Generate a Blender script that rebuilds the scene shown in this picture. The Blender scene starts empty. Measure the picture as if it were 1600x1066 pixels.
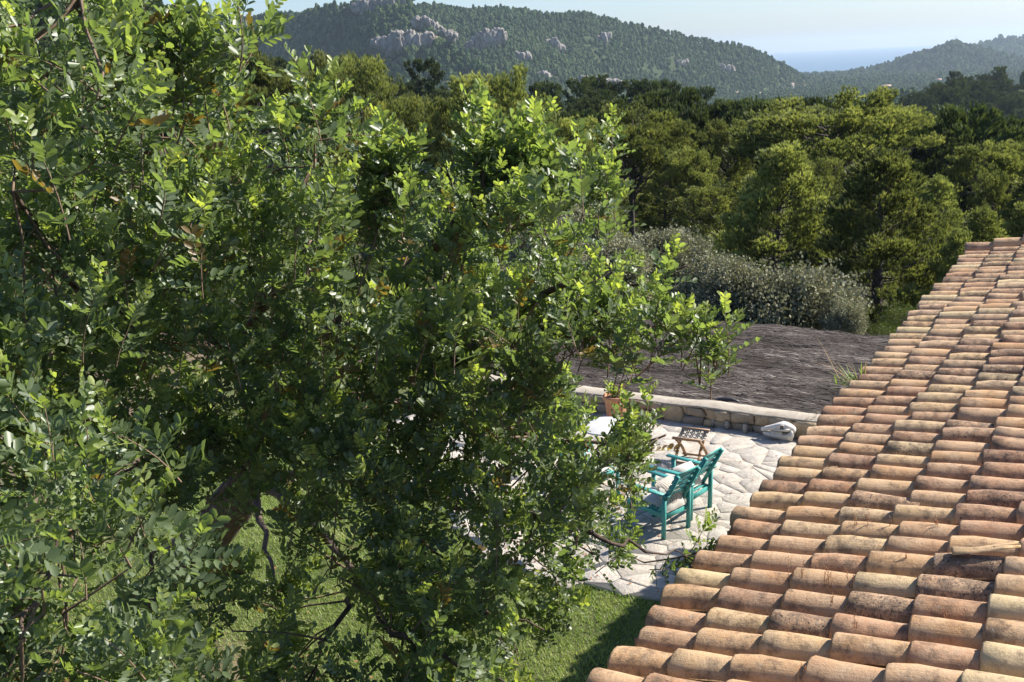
import bpy, math, random
import numpy as np
from mathutils import Vector, Matrix, Euler

rng = np.random.default_rng(7)
random.seed(7)
SC = bpy.context.scene
COL = SC.collection
RAD = math.radians

# ------------------------------------------------------------------ camera
FPX = 1750.0
PITCH = math.atan(440 / FPX)
ROLL = RAD(2.6)
CAMZ = 6.2
CAM = np.array([0.0, 0.0, CAMZ])
_R = np.array([1.0, 0, 0])
_F = np.array([0, math.cos(PITCH), -math.sin(PITCH)])
_U = np.array([0, math.sin(PITCH), math.cos(PITCH)])
_X = math.cos(ROLL) * _R - math.sin(ROLL) * _U
_Y = math.sin(ROLL) * _R + math.cos(ROLL) * _U
cam_data = bpy.data.cameras.new('camera')
cam_data.sensor_width = 36.0
cam_data.lens = 36.0 * FPX / 1600
cam_data.clip_start = 0.05
cam_data.clip_end = 200000
cam = bpy.data.objects.new('camera', cam_data)
COL.objects.link(cam)
M = Matrix(((_X[0], _Y[0], -_F[0], CAM[0]), (_X[1], _Y[1], -_F[1], CAM[1]), (_X[2], _Y[2], -_F[2], CAM[2]), (0, 0, 0, 1)))
cam.matrix_world = M
SC.camera = cam

# ------------------------------------------------------------------ sky and sun
SUN_EL = 41.0
SUN_AZ = 75.0            # degrees to the right of the viewing direction
world = bpy.data.worlds.new('World')
SC.world = world
world.use_nodes = True
wn = world.node_tree.nodes
wl = world.node_tree.links
wn.clear()
w_out = wn.new('ShaderNodeOutputWorld')
w_bg = wn.new('ShaderNodeBackground')
w_sky = wn.new('ShaderNodeTexSky')
w_sky.sky_type = 'NISHITA'
w_sky.sun_disc = False
w_sky.sun_elevation = RAD(SUN_EL)
w_sky.sun_rotation = RAD(SUN_AZ)
w_sky.altitude = 150
w_sky.air_density = 1.0
w_sky.dust_density = 0.9
w_sky.ozone_density = 2.5
w_bg.inputs['Strength'].default_value = 0.076
w_tint = wn.new('ShaderNodeMix')
w_tint.data_type = 'RGBA'
w_tint.blend_type = 'MULTIPLY'
w_tint.inputs[0].default_value = 1.0
w_tint.inputs[7].default_value = (0.84, 0.93, 1.12, 1)
wl.new(w_sky.outputs[0], w_tint.inputs[6])
wl.new(w_tint.outputs[2], w_bg.inputs[0])
wl.new(w_bg.outputs[0], w_out.inputs[0])
sun_data = bpy.data.lights.new('sun', 'SUN')
sun_data.energy = 4.8
sun_data.angle = RAD(0.5)
sun_data.color = (1.0, 0.94, 0.85)
sun = bpy.data.objects.new('sun', sun_data)
COL.objects.link(sun)
SUN_DIR = np.array([math.sin(RAD(SUN_AZ)) * math.cos(RAD(SUN_EL)), math.cos(RAD(SUN_AZ)) * math.cos(RAD(SUN_EL)), math.sin(RAD(SUN_EL))])
sun.rotation_euler = Vector(SUN_DIR).to_track_quat('Z', 'Y').to_euler()
sun.location = (20, 10, 40)

SC.view_settings.view_transform = 'Standard'
SC.view_settings.look = 'None'
SC.view_settings.exposure = 1.13
SC.view_settings.gamma = 1.0
SC.view_settings.use_curve_mapping = False
SC.render.engine = 'CYCLES'
cy = SC.cycles
cy.use_denoising = True
cy.max_bounces = 6
cy.diffuse_bounces = 3
cy.glossy_bounces = 2
cy.transmission_bounces = 4
cy.transparent_max_bounces = 6
cy.volume_bounces = 0
cy.sample_clamp_indirect = 6.0
cy.caustics_reflective = False
cy.caustics_refractive = False


# ------------------------------------------------------------------ helpers
def ray(px, py):
    dx, dy = px - 800.0, py - 533.0
    return dx * _X - dy * _Y + FPX * _F


def at(px, py, d):
    return CAM + ray(px, py) * (d / FPX)


def onz(px, py, z=0.0):
    r = ray(px, py)
    return CAM + r * ((z - CAMZ) / r[2])


def proj(P):
    d = np.asarray(P, float) - CAM
    z = d @ _F
    return np.stack([800 + (d @ _X) / z * FPX, 533 - (d @ _Y) / z * FPX, z], -1)


def unit(v):
    v = np.asarray(v, float)
    return v / np.maximum(np.linalg.norm(v, axis=-1, keepdims=True), 1e-9)


def add(name, data, parent=None, loc=(0, 0, 0), rot=(0, 0, 0), scale=(1, 1, 1)):
    o = bpy.data.objects.new(name, data)
    COL.objects.link(o)
    o.location = loc
    o.rotation_euler = rot
    o.scale = scale
    if parent is not None:
        o.parent = parent
    return o


def thing(name, label, cat, loc=(0, 0, 0), rotz=0.0, group=None, data=None, scale=(1, 1, 1)):
    o = add(name, data, None, loc, (0, 0, rotz), scale)
    o['label'] = label
    o['category'] = cat
    if group:
        o['group'] = group
    return o


class Geo:
    """collects vertices and faces (any size) plus one float per vertex"""

    def __init__(self):
        self.v, self.f, self.t, self.n = [], [], [], 0

    def put(self, V, faces, tint=0.0):
        V = np.asarray(V, float).reshape(-1, 3)
        b = self.n
        self.v.append(V)
        self.n += len(V)
        self.t.append(np.broadcast_to(np.asarray(tint, float), (len(V),)))
        if isinstance(faces, np.ndarray):
            self.f.append(faces + b)
        else:
            d = {}
            for f in faces:
                d.setdefault(len(f), []).append(f)
            for k, fs in d.items():
                self.f.append(np.array(fs, int) + b)
        return b

    def box(self, c, s, rot=None):
        c = np.array(c, float)
        h = np.array(s, float) / 2
        V = np.array([[x, y, z] for x in (-1, 1) for y in (-1, 1) for z in (-1, 1)], float) * h
        if rot is not None:
            V = V @ np.asarray(rot, float).T
        F = [(0, 1, 3, 2), (4, 6, 7, 5), (0, 4, 5, 1), (2, 3, 7, 6), (0, 2, 6, 4), (1, 5, 7, 3)]
        self.put(V + c, F)

    def bar(self, a, b, w, t, up=(0, 0, 1), bev=0.0):
        """bar of section w x t between two points"""
        a, b = np.array(a, float), np.array(b, float)
        d = unit(b - a)
        s = np.cross(d, np.array(up, float))
        if np.linalg.norm(s) < 1e-4:
            s = np.cross(d, np.array([1.0, 0, 0]))
        s = unit(s)
        u = np.cross(s, d)
        bev = min(bev or min(w, t) * 0.15, min(w, t) * 0.4)
        prof = []
        for sx, sy in ((1, 1), (-1, 1), (-1, -1), (1, -1)):
            cx, cy_ = sx * (w / 2), sy * (t / 2)
            p1 = (cx - sx * bev, cy_)
            p2 = (cx, cy_ - sy * bev)
            prof += ([p2, p1] if sx * sy > 0 else [p1, p2])
        n = len(prof)
        V = [p + s * x + u * y for p in (a, b) for x, y in prof]
        F = [(i, (i + 1) % n, n + (i + 1) % n, n + i) for i in range(n)]
        F += [tuple(range(n))[::-1], tuple(range(n, 2 * n))]
        self.put(V, F)

    def tube(self, pts, rad, sides=6, tint=0.0, cap=True):
        pts = np.asarray(pts, float)
        m = len(pts)
        rad = np.broadcast_to(np.asarray(rad, float), (m,))
        T = np.gradient(pts, axis=0) if m > 1 else np.array([[0, 0, 1.0]])
        T = unit(T)
        ref = np.array([0.31, 0.23, 0.92])
        if abs(T[0] @ ref) > 0.95:
            ref = np.array([1.0, 0, 0])
        S = unit(np.cross(T, ref))
        B = np.cross(T, S)
        a = np.linspace(0, 2 * np.pi, sides, endpoint=False)
        V = pts[:, None] + rad[:, None, None] * (np.cos(a)[None, :, None] * S[:, None] + np.sin(a)[None, :, None] * B[:, None])
        i = np.arange(m - 1)[:, None] * sides
        j = np.arange(sides)[None]
        jn = (j + 1) % sides
        Q = np.stack([i + j, i + jn, i + sides + jn, i + sides + j], -1).reshape(-1, 4)
        b = self.put(V.reshape(-1, 3), Q, tint)
        if cap:
            self.f.append(np.array([[b + k for k in range(sides)][::-1]]))
            self.f.append(np.array([[b + (m - 1) * sides + k for k in range(sides)]]))

    def lathe(self, prof, sides=20, c=(0, 0, 0)):
        a = np.linspace(0, 2 * np.pi, sides, endpoint=False)
        V = np.array([[r * math.cos(t), r * math.sin(t), z] for r, z in prof for t in a]) + np.array(c, float)
        F = []
        for i in range(len(prof) - 1):
            for k in range(sides):
                F.append((i * sides + k, i * sides + (k + 1) % sides, (i + 1) * sides + (k + 1) % sides, (i + 1) * sides + k))
        F.append(tuple(range(sides))[::-1])
        F.append(tuple(range((len(prof) - 1) * sides, len(prof) * sides)))
        self.put(V, F)

    def mesh(self, name, mat=None, smooth=False, tint=False):
        me = bpy.data.meshes.new(name)
        V = np.concatenate(self.v) if self.v else np.zeros((0, 3))
        loops = np.concatenate([f.reshape(-1) for f in self.f]) if self.f else np.zeros(0, int)
        tot = np.concatenate([np.full(len(f), f.shape[1]) for f in self.f]) if self.f else np.zeros(0, int)
        start = np.concatenate([[0], np.cumsum(tot)[:-1]]) if len(tot) else tot
        me.vertices.add(len(V))
        me.vertices.foreach_set('co', V.astype(np.float32).ravel())
        me.loops.add(len(loops))
        me.loops.foreach_set('vertex_index', loops.astype(np.int32))
        me.polygons.add(len(tot))
        me.polygons.foreach_set('loop_start', start.astype(np.int32))
        me.polygons.foreach_set('loop_total', tot.astype(np.int32))
        if smooth:
            me.polygons.foreach_set('use_smooth', np.ones(len(tot), bool))
        if tint:
            at_ = me.attributes.new('tint', 'FLOAT', 'POINT')
            at_.data.foreach_set('value', np.concatenate(self.t).astype(np.float32))
        me.update(calc_edges=True)
        if mat is not None:
            me.materials.append(mat)
        return me


def lattice_noise(P, scale, seed=0):
    """smooth value noise in [-1,1], vectorised"""
    P = np.asarray(P, float) * scale
    i = np.floor(P).astype(np.int64)
    f = P - i
    f = f * f * (3 - 2 * f)
    k = P.shape[-1]
    out = 0
    primes = (73856093, 19349663, 83492791)
    for c in range(2 ** k):
        h = np.full(P.shape[:-1], seed * 2654435761 % (2 ** 31), np.int64)
        w = np.ones(P.shape[:-1])
        for d in range(k):
            b = (c >> d) & 1
            h ^= (i[..., d] + b) * primes[d]
            w = w * (f[..., d] if b else 1 - f[..., d])
        h = (h ^ (h >> 13)) * 1274126177 & 0x7FFFFFFF
        h = (h ^ (h >> 16)) & 0xFFFF
        out = out + w * (h / 32767.5 - 1)
    return out


def fbm(P, scale, octs=4, seed=0, gain=0.5):
    a, o = 1.0, 0
    for k in range(octs):
        o = o + a * lattice_noise(P, scale * 2 ** k, seed + k * 17)
        a *= gain
    return o


# ------------------------------------------------------------------ materials
def nodes(name):
    m = bpy.data.materials.new(name)
    m.use_nodes = True
    nt = m.node_tree
    b = nt.nodes['Principled BSDF']
    return m, nt, b


def nd(nt, kind, **kw):
    n = nt.nodes.new(kind)
    for k, v in kw.items():
        if k in n.inputs:
            n.inputs[k].default_value = v
        else:
            setattr(n, k, v)
    return n


def ramp(nt, fac, stops, interp='LINEAR'):
    r = nt.nodes.new('ShaderNodeValToRGB')
    r.color_ramp.interpolation = interp
    e = r.color_ramp.elements
    while len(e) < len(stops):
        e.new(0.5)
    for el, (p, c) in zip(e, stops):
        el.position = p
        el.color = (c, c, c, 1) if isinstance(c, (int, float)) else (*c, 1)
    nt.links.new(fac, r.inputs[0])
    return r.outputs[0]


def mix(nt, fac, a, b, mode='MIX'):
    m = nt.nodes.new('ShaderNodeMix')
    m.data_type = 'RGBA'
    m.blend_type = mode
    for s, i in ((fac, 0), (a, 6), (b, 7)):
        if hasattr(s, 'links'):
            nt.links.new(s, m.inputs[i])
        else:
            m.inputs[i].default_value = s if isinstance(s, (int, float)) else (*s, 1)
    return m.outputs[2]


def noise(nt, co, scale, detail=4, rough=0.6):
    n = nd(nt, 'ShaderNodeTexNoise', Scale=scale, Detail=detail, Roughness=rough)
    if co is not None:
        nt.links.new(co, n.inputs['Vector'])
    return n.outputs['Fac']


def bump(nt, b, h, strength=0.5, dist=0.01):
    n = nd(nt, 'ShaderNodeBump', Strength=strength, Distance=dist)
    nt.links.new(h, n.inputs['Height'])
    nt.links.new(n.outputs[0], b.inputs['Normal'])


def coords(nt, kind='Object'):
    return nt.nodes.new('ShaderNodeTexCoord').outputs[kind]


def simple_mat(name, c1, c2, scale=8, rough=0.8, bstr=0.3, bdist=0.01, detail=5, vary=0.0):
    m, nt, b = nodes(name)
    co = coords(nt)
    f = noise(nt, co, scale, detail)
    c = ramp(nt, f, [(0.3, c1), (0.7, c2)])
    if vary:
        oi = nt.nodes.new('ShaderNodeObjectInfo')
        k = ramp(nt, oi.outputs['Random'], [(0, 1 - vary), (1, 1 + vary)])
        c = mix(nt, 1.0, c, k, 'MULTIPLY')
    nt.links.new(c, b.inputs['Base Color'])
    b.inputs['Roughness'].default_value = rough
    bump(nt, b, noise(nt, co, scale * 4, 6), bstr, bdist)
    return m


def leaf_mat(name, stops, rough=0.4, spec=0.5, trans=0.35, tcol=(1.5, 1.7, 0.5), objvar=0.0, instvar=False):
    """two-sided leaf: glossy front plus light coming through; colour by the tint attribute"""
    m, nt, b = nodes(name)
    a = nd(nt, 'ShaderNodeAttribute', attribute_name='tint')
    c = ramp(nt, a.outputs['Fac'], stops)
    if objvar:
        oi = nt.nodes.new('ShaderNodeObjectInfo')
        k = ramp(nt, oi.outputs['Random'], [(0, 1 - objvar), (1, 1 + objvar)])
        c = mix(nt, 1.0, c, k, 'MULTIPLY')
    nt.links.new(c, b.inputs['Base Color'])
    b.inputs['Roughness'].default_value = rough
    b.inputs['Specular IOR Level'].default_value = spec
    t = nt.nodes.new('ShaderNodeBsdfTranslucent')
    tc = mix(nt, 1.0, c, tcol, 'MULTIPLY')
    nt.links.new(tc, t.inputs['Color'])
    ms = nd(nt, 'ShaderNodeMixShader', Fac=trans)
    nt.links.new(b.outputs[0], ms.inputs[1])
    nt.links.new(t.outputs[0], ms.inputs[2])
    nt.links.new(ms.outputs[0], nt.nodes['Material Output'].inputs['Surface'])
    return m


MAT = {}
MAT['carob'] = leaf_mat('carob_leaf', [(0.0, (0.17, 0.115, 0.04)), (0.035, (0.17, 0.12, 0.04)), (0.05, (0.098, 0.134, 0.068)), (0.35, (0.142, 0.188, 0.086)), (0.68, (0.225, 0.28, 0.096)), (1.0, (0.35, 0.385, 0.11))],
                        rough=0.42, spec=0.6, trans=0.45, tcol=(1.75, 1.85, 0.72))
MAT['pine'] = leaf_mat('pine_needles', [(0.0, (0.062, 0.080, 0.036)), (0.5, (0.178, 0.198, 0.076)), (1.0, (0.36, 0.365, 0.135))],
                       rough=0.55, spec=0.3, trans=0.42, tcol=(1.4, 1.45, 0.65), objvar=0.3)
MAT['pine_far'] = leaf_mat('far_pine_needles', [(0.0, (0.036, 0.056, 0.024)), (1.0, (0.10, 0.125, 0.044))],
                           rough=0.6, spec=0.2, trans=0.25, tcol=(1.4, 1.4, 0.6), objvar=0.3)
MAT['olive'] = leaf_mat('olive_leaf', [(0.0, (0.145, 0.145, 0.085)), (1.0, (0.35, 0.34, 0.23))],
                        rough=0.7, spec=0.2, trans=0.2, tcol=(1.2, 1.2, 0.8), objvar=0.15)
MAT['scrub'] = leaf_mat('scrub_leaf', [(0.0, (0.05, 0.075, 0.02)), (1.0, (0.12, 0.14, 0.035))], rough=0.6, spec=0.3, trans=0.3, tcol=(1.4, 1.5, .5))
MAT['grass'] = leaf_mat('grass_blade', [(0.0, (0.14, 0.195, 0.055)), (0.6, (0.24, 0.31, 0.088)), (1.0, (0.42, 0.42, 0.19))],
                        rough=0.55, spec=0.3, trans=0.35, tcol=(1.4, 1.6, 0.5))
MAT['drygrass'] = leaf_mat('dry_stalk', [(0.0, (0.30, 0.22, 0.12)), (1.0, (0.42, 0.32, 0.19))], rough=0.8, spec=0.1, trans=0.3, tcol=(1.2, 1.1, 0.8))
MAT['rust_stalk'] = leaf_mat('rust_stalk', [(0.0, (0.26, 0.125, 0.07)), (1.0, (0.42, 0.24, 0.14))], rough=0.8, spec=0.1, trans=0.3, tcol=(1.2, 1.0, 0.7))
MAT['bark'] = simple_mat('carob_bark', (0.045, 0.030, 0.022), (0.13, 0.085, 0.06), 14, 0.9, 0.8, 0.02)
MAT['pinebark'] = simple_mat('pine_bark', (0.045, 0.036, 0.030), (0.14, 0.115, 0.10), 9, 0.95, 0.7, 0.03)
MAT['twig'] = simple_mat('carob_twig', (0.10, 0.060, 0.035), (0.20, 0.135, 0.085), 20, 0.8, 0.3, 0.004)


def tile_mat(name, per_object):
    m, nt, b = nodes(name)
    co = coords(nt)
    if per_object:
        rnd = nt.nodes.new('ShaderNodeObjectInfo').outputs['Random']
    else:
        rnd = nd(nt, 'ShaderNodeAttribute', attribute_name='tint').outputs['Fac']
    off = nd(nt, 'ShaderNodeVectorMath', operation='SCALE')
    off.inputs[0].default_value = (37.0, 71.0, 53.0)
    nt.links.new(rnd, off.inputs['Scale'])
    ad = nd(nt, 'ShaderNodeVectorMath', operation='ADD')
    nt.links.new(co, ad.inputs[0])
    nt.links.new(off.outputs[0], ad.inputs[1])
    v = ad.outputs[0]
    base = ramp(nt, rnd, [(0.0, (0.434, 0.242, 0.117)), (0.14, (0.495, 0.308, 0.158)), (0.27, (0.373, 0.195, 0.110)), (0.40, (0.465, 0.282, 0.164)), (0.52, (0.530, 0.364, 0.186)),
                          (0.63, (0.398, 0.226, 0.128)), (0.74, (0.495, 0.325, 0.190)), (0.84, (0.545, 0.419, 0.228)), (0.92, (0.362, 0.210, 0.131)), (1.0, (0.507, 0.315, 0.164))])
    big = noise(nt, v, 7, 3)
    base = mix(nt, ramp(nt, big, [(0.35, 0.0), (0.7, 0.55)]), base, (0.50, 0.375, 0.245))
    # pale lime bloom, then dark lichen in two sizes; how dirty a tile is differs from tile to tile
    frac = nd(nt, 'ShaderNodeMath', operation='FRACT')
    mu = nd(nt, 'ShaderNodeMath', operation='MULTIPLY')
    mu.inputs[1].default_value = 7.31
    nt.links.new(rnd, mu.inputs[0])
    nt.links.new(mu.outputs[0], frac.inputs[0])
    dirt = ramp(nt, frac.outputs[0], [(0.0, 0.05), (0.5, 0.09), (0.85, 0.15), (1.0, 0.20)])

    def spots(scale, thr, soft, detail=5, rough=0.7):
        n = noise(nt, v, scale, detail, rough)
        s = nd(nt, 'ShaderNodeMath', operation='ADD')
        nt.links.new(n, s.inputs[0])
        nt.links.new(dirt, s.inputs[1])
        return ramp(nt, s.outputs[0], [(thr, 0.0), (thr + soft, 1.0)])
    c = mix(nt, spots(13, 0.575, 0.18), base, mix(nt, 0.66, base, (0.085, 0.060, 0.046)))
    c = mix(nt, spots(48, 0.76, 0.08, 3), c, (0.045, 0.036, 0.032))
    c = mix(nt, spots(115, 0.80, 0.05, 2), c, (0.035, 0.03, 0.028))
    lime = ramp(nt, noise(nt, v, 24, 5, 0.7), [(0.60, 0.0), (0.72, 0.55)])
    c = mix(nt, lime, c, (0.50, 0.43, 0.34))
    nt.links.new(c, b.inputs['Base Color'])
    b.inputs['Roughness'].default_value = 0.88
    b.inputs['Specular IOR Level'].default_value = 0.2
    st = nd(nt, 'ShaderNodeMapping')
    st.inputs['Scale'].default_value = (90, 6, 90)
    nt.links.new(v, st.inputs['Vector'])
    h = nd(nt, 'ShaderNodeMath', operation='ADD')
    nt.links.new(noise(nt, v, 45, 7, 0.75), h.inputs[0])
    n2 = nd(nt, 'ShaderNodeMath', operation='MULTIPLY')
    n2.inputs[1].default_value = 0.35
    nt.links.new(noise(nt, st.outputs[0], 1.0, 2), n2.inputs[0])
    nt.links.new(n2.outputs[0], h.inputs[1])
    bump(nt, b, h.outputs[0], 0.75, 0.008)
    return m


MAT['tile'] = tile_mat('roof_tile_clay', True)
MAT['tile_joined'] = tile_mat('roof_tile_clay_joined', False)


def stone_mat(name, stops, scale=9, bdist=0.02, bstr=0.9, speck=0.0):
    m, nt, b = nodes(name)
    co = coords(nt)
    rnd = nt.nodes.new('ShaderNodeObjectInfo').outputs['Random']
    off = nd(nt, 'ShaderNodeVectorMath', operation='SCALE')
    off.inputs[0].default_value = (31.0, 17.0, 43.0)
    nt.links.new(rnd, off.inputs['Scale'])
    ad = nd(nt, 'ShaderNodeVectorMath', operation='ADD')
    nt.links.new(co, ad.inputs[0])
    nt.links.new(off.outputs[0], ad.inputs[1])
    v = ad.outputs[0]
    c = ramp(nt, rnd, stops)
    n = noise(nt, v, scale, 6, 0.7)
    c = mix(nt, 1.0, c, ramp(nt, n, [(0.25, 0.72), (0.75, 1.22)]), 'MULTIPLY')
    if speck:
        c = mix(nt, ramp(nt, noise(nt, v, 70, 3), [(0.62, 0.0), (0.7, speck)]), c, (0.10, 0.085, 0.07))
    nt.links.new(c, b.inputs['Base Color'])
    b.inputs['Roughness'].default_value = 0.92
    b.inputs['Specular IOR Level'].default_value = 0.2
    bump(nt, b, noise(nt, v, scale * 2.2, 8, 0.72), bstr, bdist)
    return m


MAT['paver'] = stone_mat('flagstone', [(0.0, (0.49, 0.435, 0.36)), (0.4, (0.55, 0.49, 0.41)), (0.75, (0.455, 0.41, 0.345)), (1.0, (0.56, 0.505, 0.43))], 9, 0.045, 1.0, 0.3)
MAT['wallstone'] = stone_mat('wall_stone', [(0.0, (0.38, 0.285, 0.18)), (0.3, (0.46, 0.355, 0.23)), (0.55, (0.24, 0.205, 0.165)), (0.8, (0.42, 0.33, 0.225)), (1.0, (0.30, 0.265, 0.22))], 8, 0.03, 0.9, 0.4)
MAT['mortar'] = simple_mat('lime_mortar', (0.09, 0.075, 0.06), (0.17, 0.145, 0.115), 22, 0.95, 0.8, 0.012)
MAT['joint'] = simple_mat('sand_joint', (0.36, 0.31, 0.245), (0.47, 0.415, 0.335), 18, 0.95, 0.6, 0.01)
MAT['cap'] = simple_mat('wall_cap_render', (0.25, 0.215, 0.165), (0.37, 0.325, 0.26), 7, 0.95, 0.7, 0.015)
MAT['plaster'] = simple_mat('house_plaster', (0.50, 0.43, 0.34), (0.60, 0.53, 0.43), 5, 0.9, 0.4, 0.01)
MAT['deck'] = simple_mat('roof_mortar_bed', (0.10, 0.085, 0.07), (0.20, 0.165, 0.13), 12, 0.95, 0.6, 0.01)
MAT['teal'] = simple_mat('teal_paint', (0.035, 0.225, 0.200), (0.055, 0.290, 0.260), 30, 0.5, 0.12, 0.003)
MAT['cushion'] = simple_mat('cream_cushion', (0.43, 0.405, 0.36), (0.52, 0.49, 0.445), 60, 0.95, 0.25, 0.003)
MAT['wood'] = simple_mat('stool_wood', (0.22, 0.125, 0.062), (0.34, 0.21, 0.115), 14, 0.6, 0.3, 0.004)
MAT['bone'] = simple_mat('bleached_bone', (0.48, 0.45, 0.40), (0.64, 0.615, 0.56), 18, 0.7, 0.4, 0.006)
MAT['bone_shade'] = simple_mat('bone_hollow_shade', (0.12, 0.105, 0.09), (0.22, 0.19, 0.16), 18, 0.9, 0.4, 0.006)  # darker copy of the bone, shade of the hollows put into colour
MAT['pot'] = simple_mat('terracotta_pot', (0.40, 0.175, 0.085), (0.52, 0.255, 0.135), 9, 0.85, 0.25, 0.006)
MAT['soil'] = simple_mat('pot_soil', (0.06, 0.045, 0.032), (0.11, 0.08, 0.055), 25, 1.0, 0.8, 0.01)
MAT['dark_iron'] = simple_mat('dark_iron', (0.02, 0.02, 0.02), (0.045, 0.042, 0.04), 30, 0.5, 0.2, 0.003)
MAT['white_top'] = simple_mat('white_table_paint', (0.42, 0.41, 0.39), (0.52, 0.51, 0.49), 12, 0.6, 0.1, 0.003)
MAT['mast'] = simple_mat('galvanised_mast', (0.25, 0.25, 0.25), (0.35, 0.35, 0.35), 2, 0.6, 0.1, 0.01)
MAT['housewhite'] = simple_mat('far_house_wall', (0.50, 0.46, 0.40), (0.62, 0.58, 0.52), 0.5, 0.9, 0.1, 0.01, vary=0.2)
MAT['houseroof'] = simple_mat('far_house_roof', (0.27, 0.18, 0.135), (0.33, 0.22, 0.17), 0.8, 0.9, 0.1, 0.01, vary=0.2)
MAT['window_dark'] = simple_mat('far_window', (0.03, 0.035, 0.04), (0.05, 0.055, 0.06), 2, 0.3, 0.0, 0.01)


def brush_mat():
    m, nt, b = nodes('dry_heather')
    a = nd(nt, 'ShaderNodeAttribute', attribute_name='tint')
    c = ramp(nt, a.outputs['Fac'], [(0.0, (0.014, 0.011, 0.010)), (0.4, (0.048, 0.040, 0.037)), (0.8, (0.104, 0.090, 0.083)), (1.0, (0.24, 0.212, 0.195))])
    nt.links.new(c, b.inputs['Base Color'])
    b.inputs['Roughness'].default_value = 0.85
    b.inputs['Specular IOR Level'].default_value = 0.25
    return m


MAT['heather'] = brush_mat()


def woven_mat():
    m, nt, b = nodes('woven_rope_seat')
    a = nd(nt, 'ShaderNodeAttribute', attribute_name='tint')
    c = ramp(nt, a.outputs['Fac'], [(0.0, (0.022, 0.024, 0.027)), (0.5, (0.03, 0.03, 0.03)), (0.51, (0.42, 0.39, 0.33)), (1.0, (0.46, 0.43, 0.37))])
    nt.links.new(c, b.inputs['Base Color'])
    b.inputs['Roughness'].default_value = 0.9
    return m


MAT['woven'] = woven_mat()


def glass_mat():
    m, nt, b = nodes('dusty_glass')
    b.inputs['Base Color'].default_value = (0.42, 0.40, 0.36, 1)
    b.inputs['Roughness'].default_value = 0.25
    b.inputs['Transmission Weight'].default_value = 0.45
    return m


MAT['glass'] = glass_mat()


def pillow_mat():
    m, nt, b = nodes('patterned_pillow')
    co = coords(nt)
    w = nd(nt, 'ShaderNodeTexWave', Scale=9.0, Distortion=6.0, Detail=2.0)
    nt.links.new(co, w.inputs['Vector'])
    c = ramp(nt, w.outputs['Fac'], [(0.45, (0.52, 0.47, 0.40)), (0.62, (0.26, 0.225, 0.185))])
    nt.links.new(c, b.inputs['Base Color'])
    b.inputs['Roughness'].default_value = 0.95
    bump(nt, b, noise(nt, co, 90, 3), 0.3, 0.003)
    return m


MAT['pillow'] = pillow_mat()


def ground_mat(name, near=True):
    m, nt, b = nodes(name)
    co = coords(nt)
    n1 = noise(nt, co, 0.55, 5)
    n2 = noise(nt, co, 9.0, 7, 0.7)
    soil = ramp(nt, n2, [(0.25, (0.10, 0.070, 0.046)), (0.55, (0.19, 0.14, 0.095)), (0.8, (0.30, 0.235, 0.165))])
    green = ramp(nt, n2, [(0.3, (0.045, 0.070, 0.018)), (0.7, (0.085, 0.115, 0.030))])
    g = nd(nt, 'ShaderNodeAttribute', attribute_name='tint').outputs['Fac']
    c = mix(nt, g, soil, green)
    nt.links.new(c, b.inputs['Base Color'])
    b.inputs['Roughness'].default_value = 0.95
    b.inputs['Specular IOR Level'].default_value = 0.15
    bump(nt, b, n2, 0.9, 0.03)
    return m


MAT['garden'] = ground_mat('garden_soil')


def hill_mat():
    m, nt, b = nodes('hill_scrub')
    co = coords(nt)
    n1 = noise(nt, co, 0.012, 6, 0.65)
    n2 = noise(nt, co, 0.11, 6, 0.7)
    c = ramp(nt, n2, [(0.3, (0.030, 0.044, 0.020)), (0.6, (0.050, 0.066, 0.030)), (0.8, (0.095, 0.10, 0.058))])
    c = mix(nt, ramp(nt, n1, [(0.62, 0.0), (0.74, 0.6)]), c, (0.15, 0.14, 0.10))
    a = nd(nt, 'ShaderNodeAttribute', attribute_name='tint').outputs['Fac']
    rock = ramp(nt, noise(nt, co, 0.09, 8, 0.75), [(0.3, (0.16, 0.14, 0.12)), (0.55, (0.34, 0.30, 0.27)), (0.75, (0.46, 0.42, 0.38))])
    c = mix(nt, a, c, rock)
    nt.links.new(c, b.inputs['Base Color'])
    b.inputs['Roughness'].default_value = 1.0
    b.inputs['Specular IOR Level'].default_value = 0.05
    return m


MAT['hill'] = hill_mat()


def rock_mat():
    m, nt, b = nodes('limestone_cliff')
    co = coords(nt)
    mp = nd(nt, 'ShaderNodeMapping')
    mp.inputs['Scale'].default_value = (1, 1, 0.45)
    nt.links.new(co, mp.inputs['Vector'])
    n = noise(nt, mp.outputs[0], 0.10, 9, 0.78)
    c = ramp(nt, n, [(0.30, (0.05, 0.055, 0.04)), (0.42, (0.17, 0.155, 0.135)), (0.56, (0.33, 0.30, 0.27)), (0.8, (0.46, 0.43, 0.395))])
    c = mix(nt, ramp(nt, noise(nt, co, 0.03, 4), [(0.55, 0.0), (0.75, 0.5)]), c, (0.33, 0.25, 0.19))
    nt.links.new(c, b.inputs['Base Color'])
    b.inputs['Roughness'].default_value = 1.0
    b.inputs['Specular IOR Level'].default_value = 0.1
    bump(nt, b, n, 1.0, 4.0)
    return m


MAT['rock'] = rock_mat()


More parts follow.
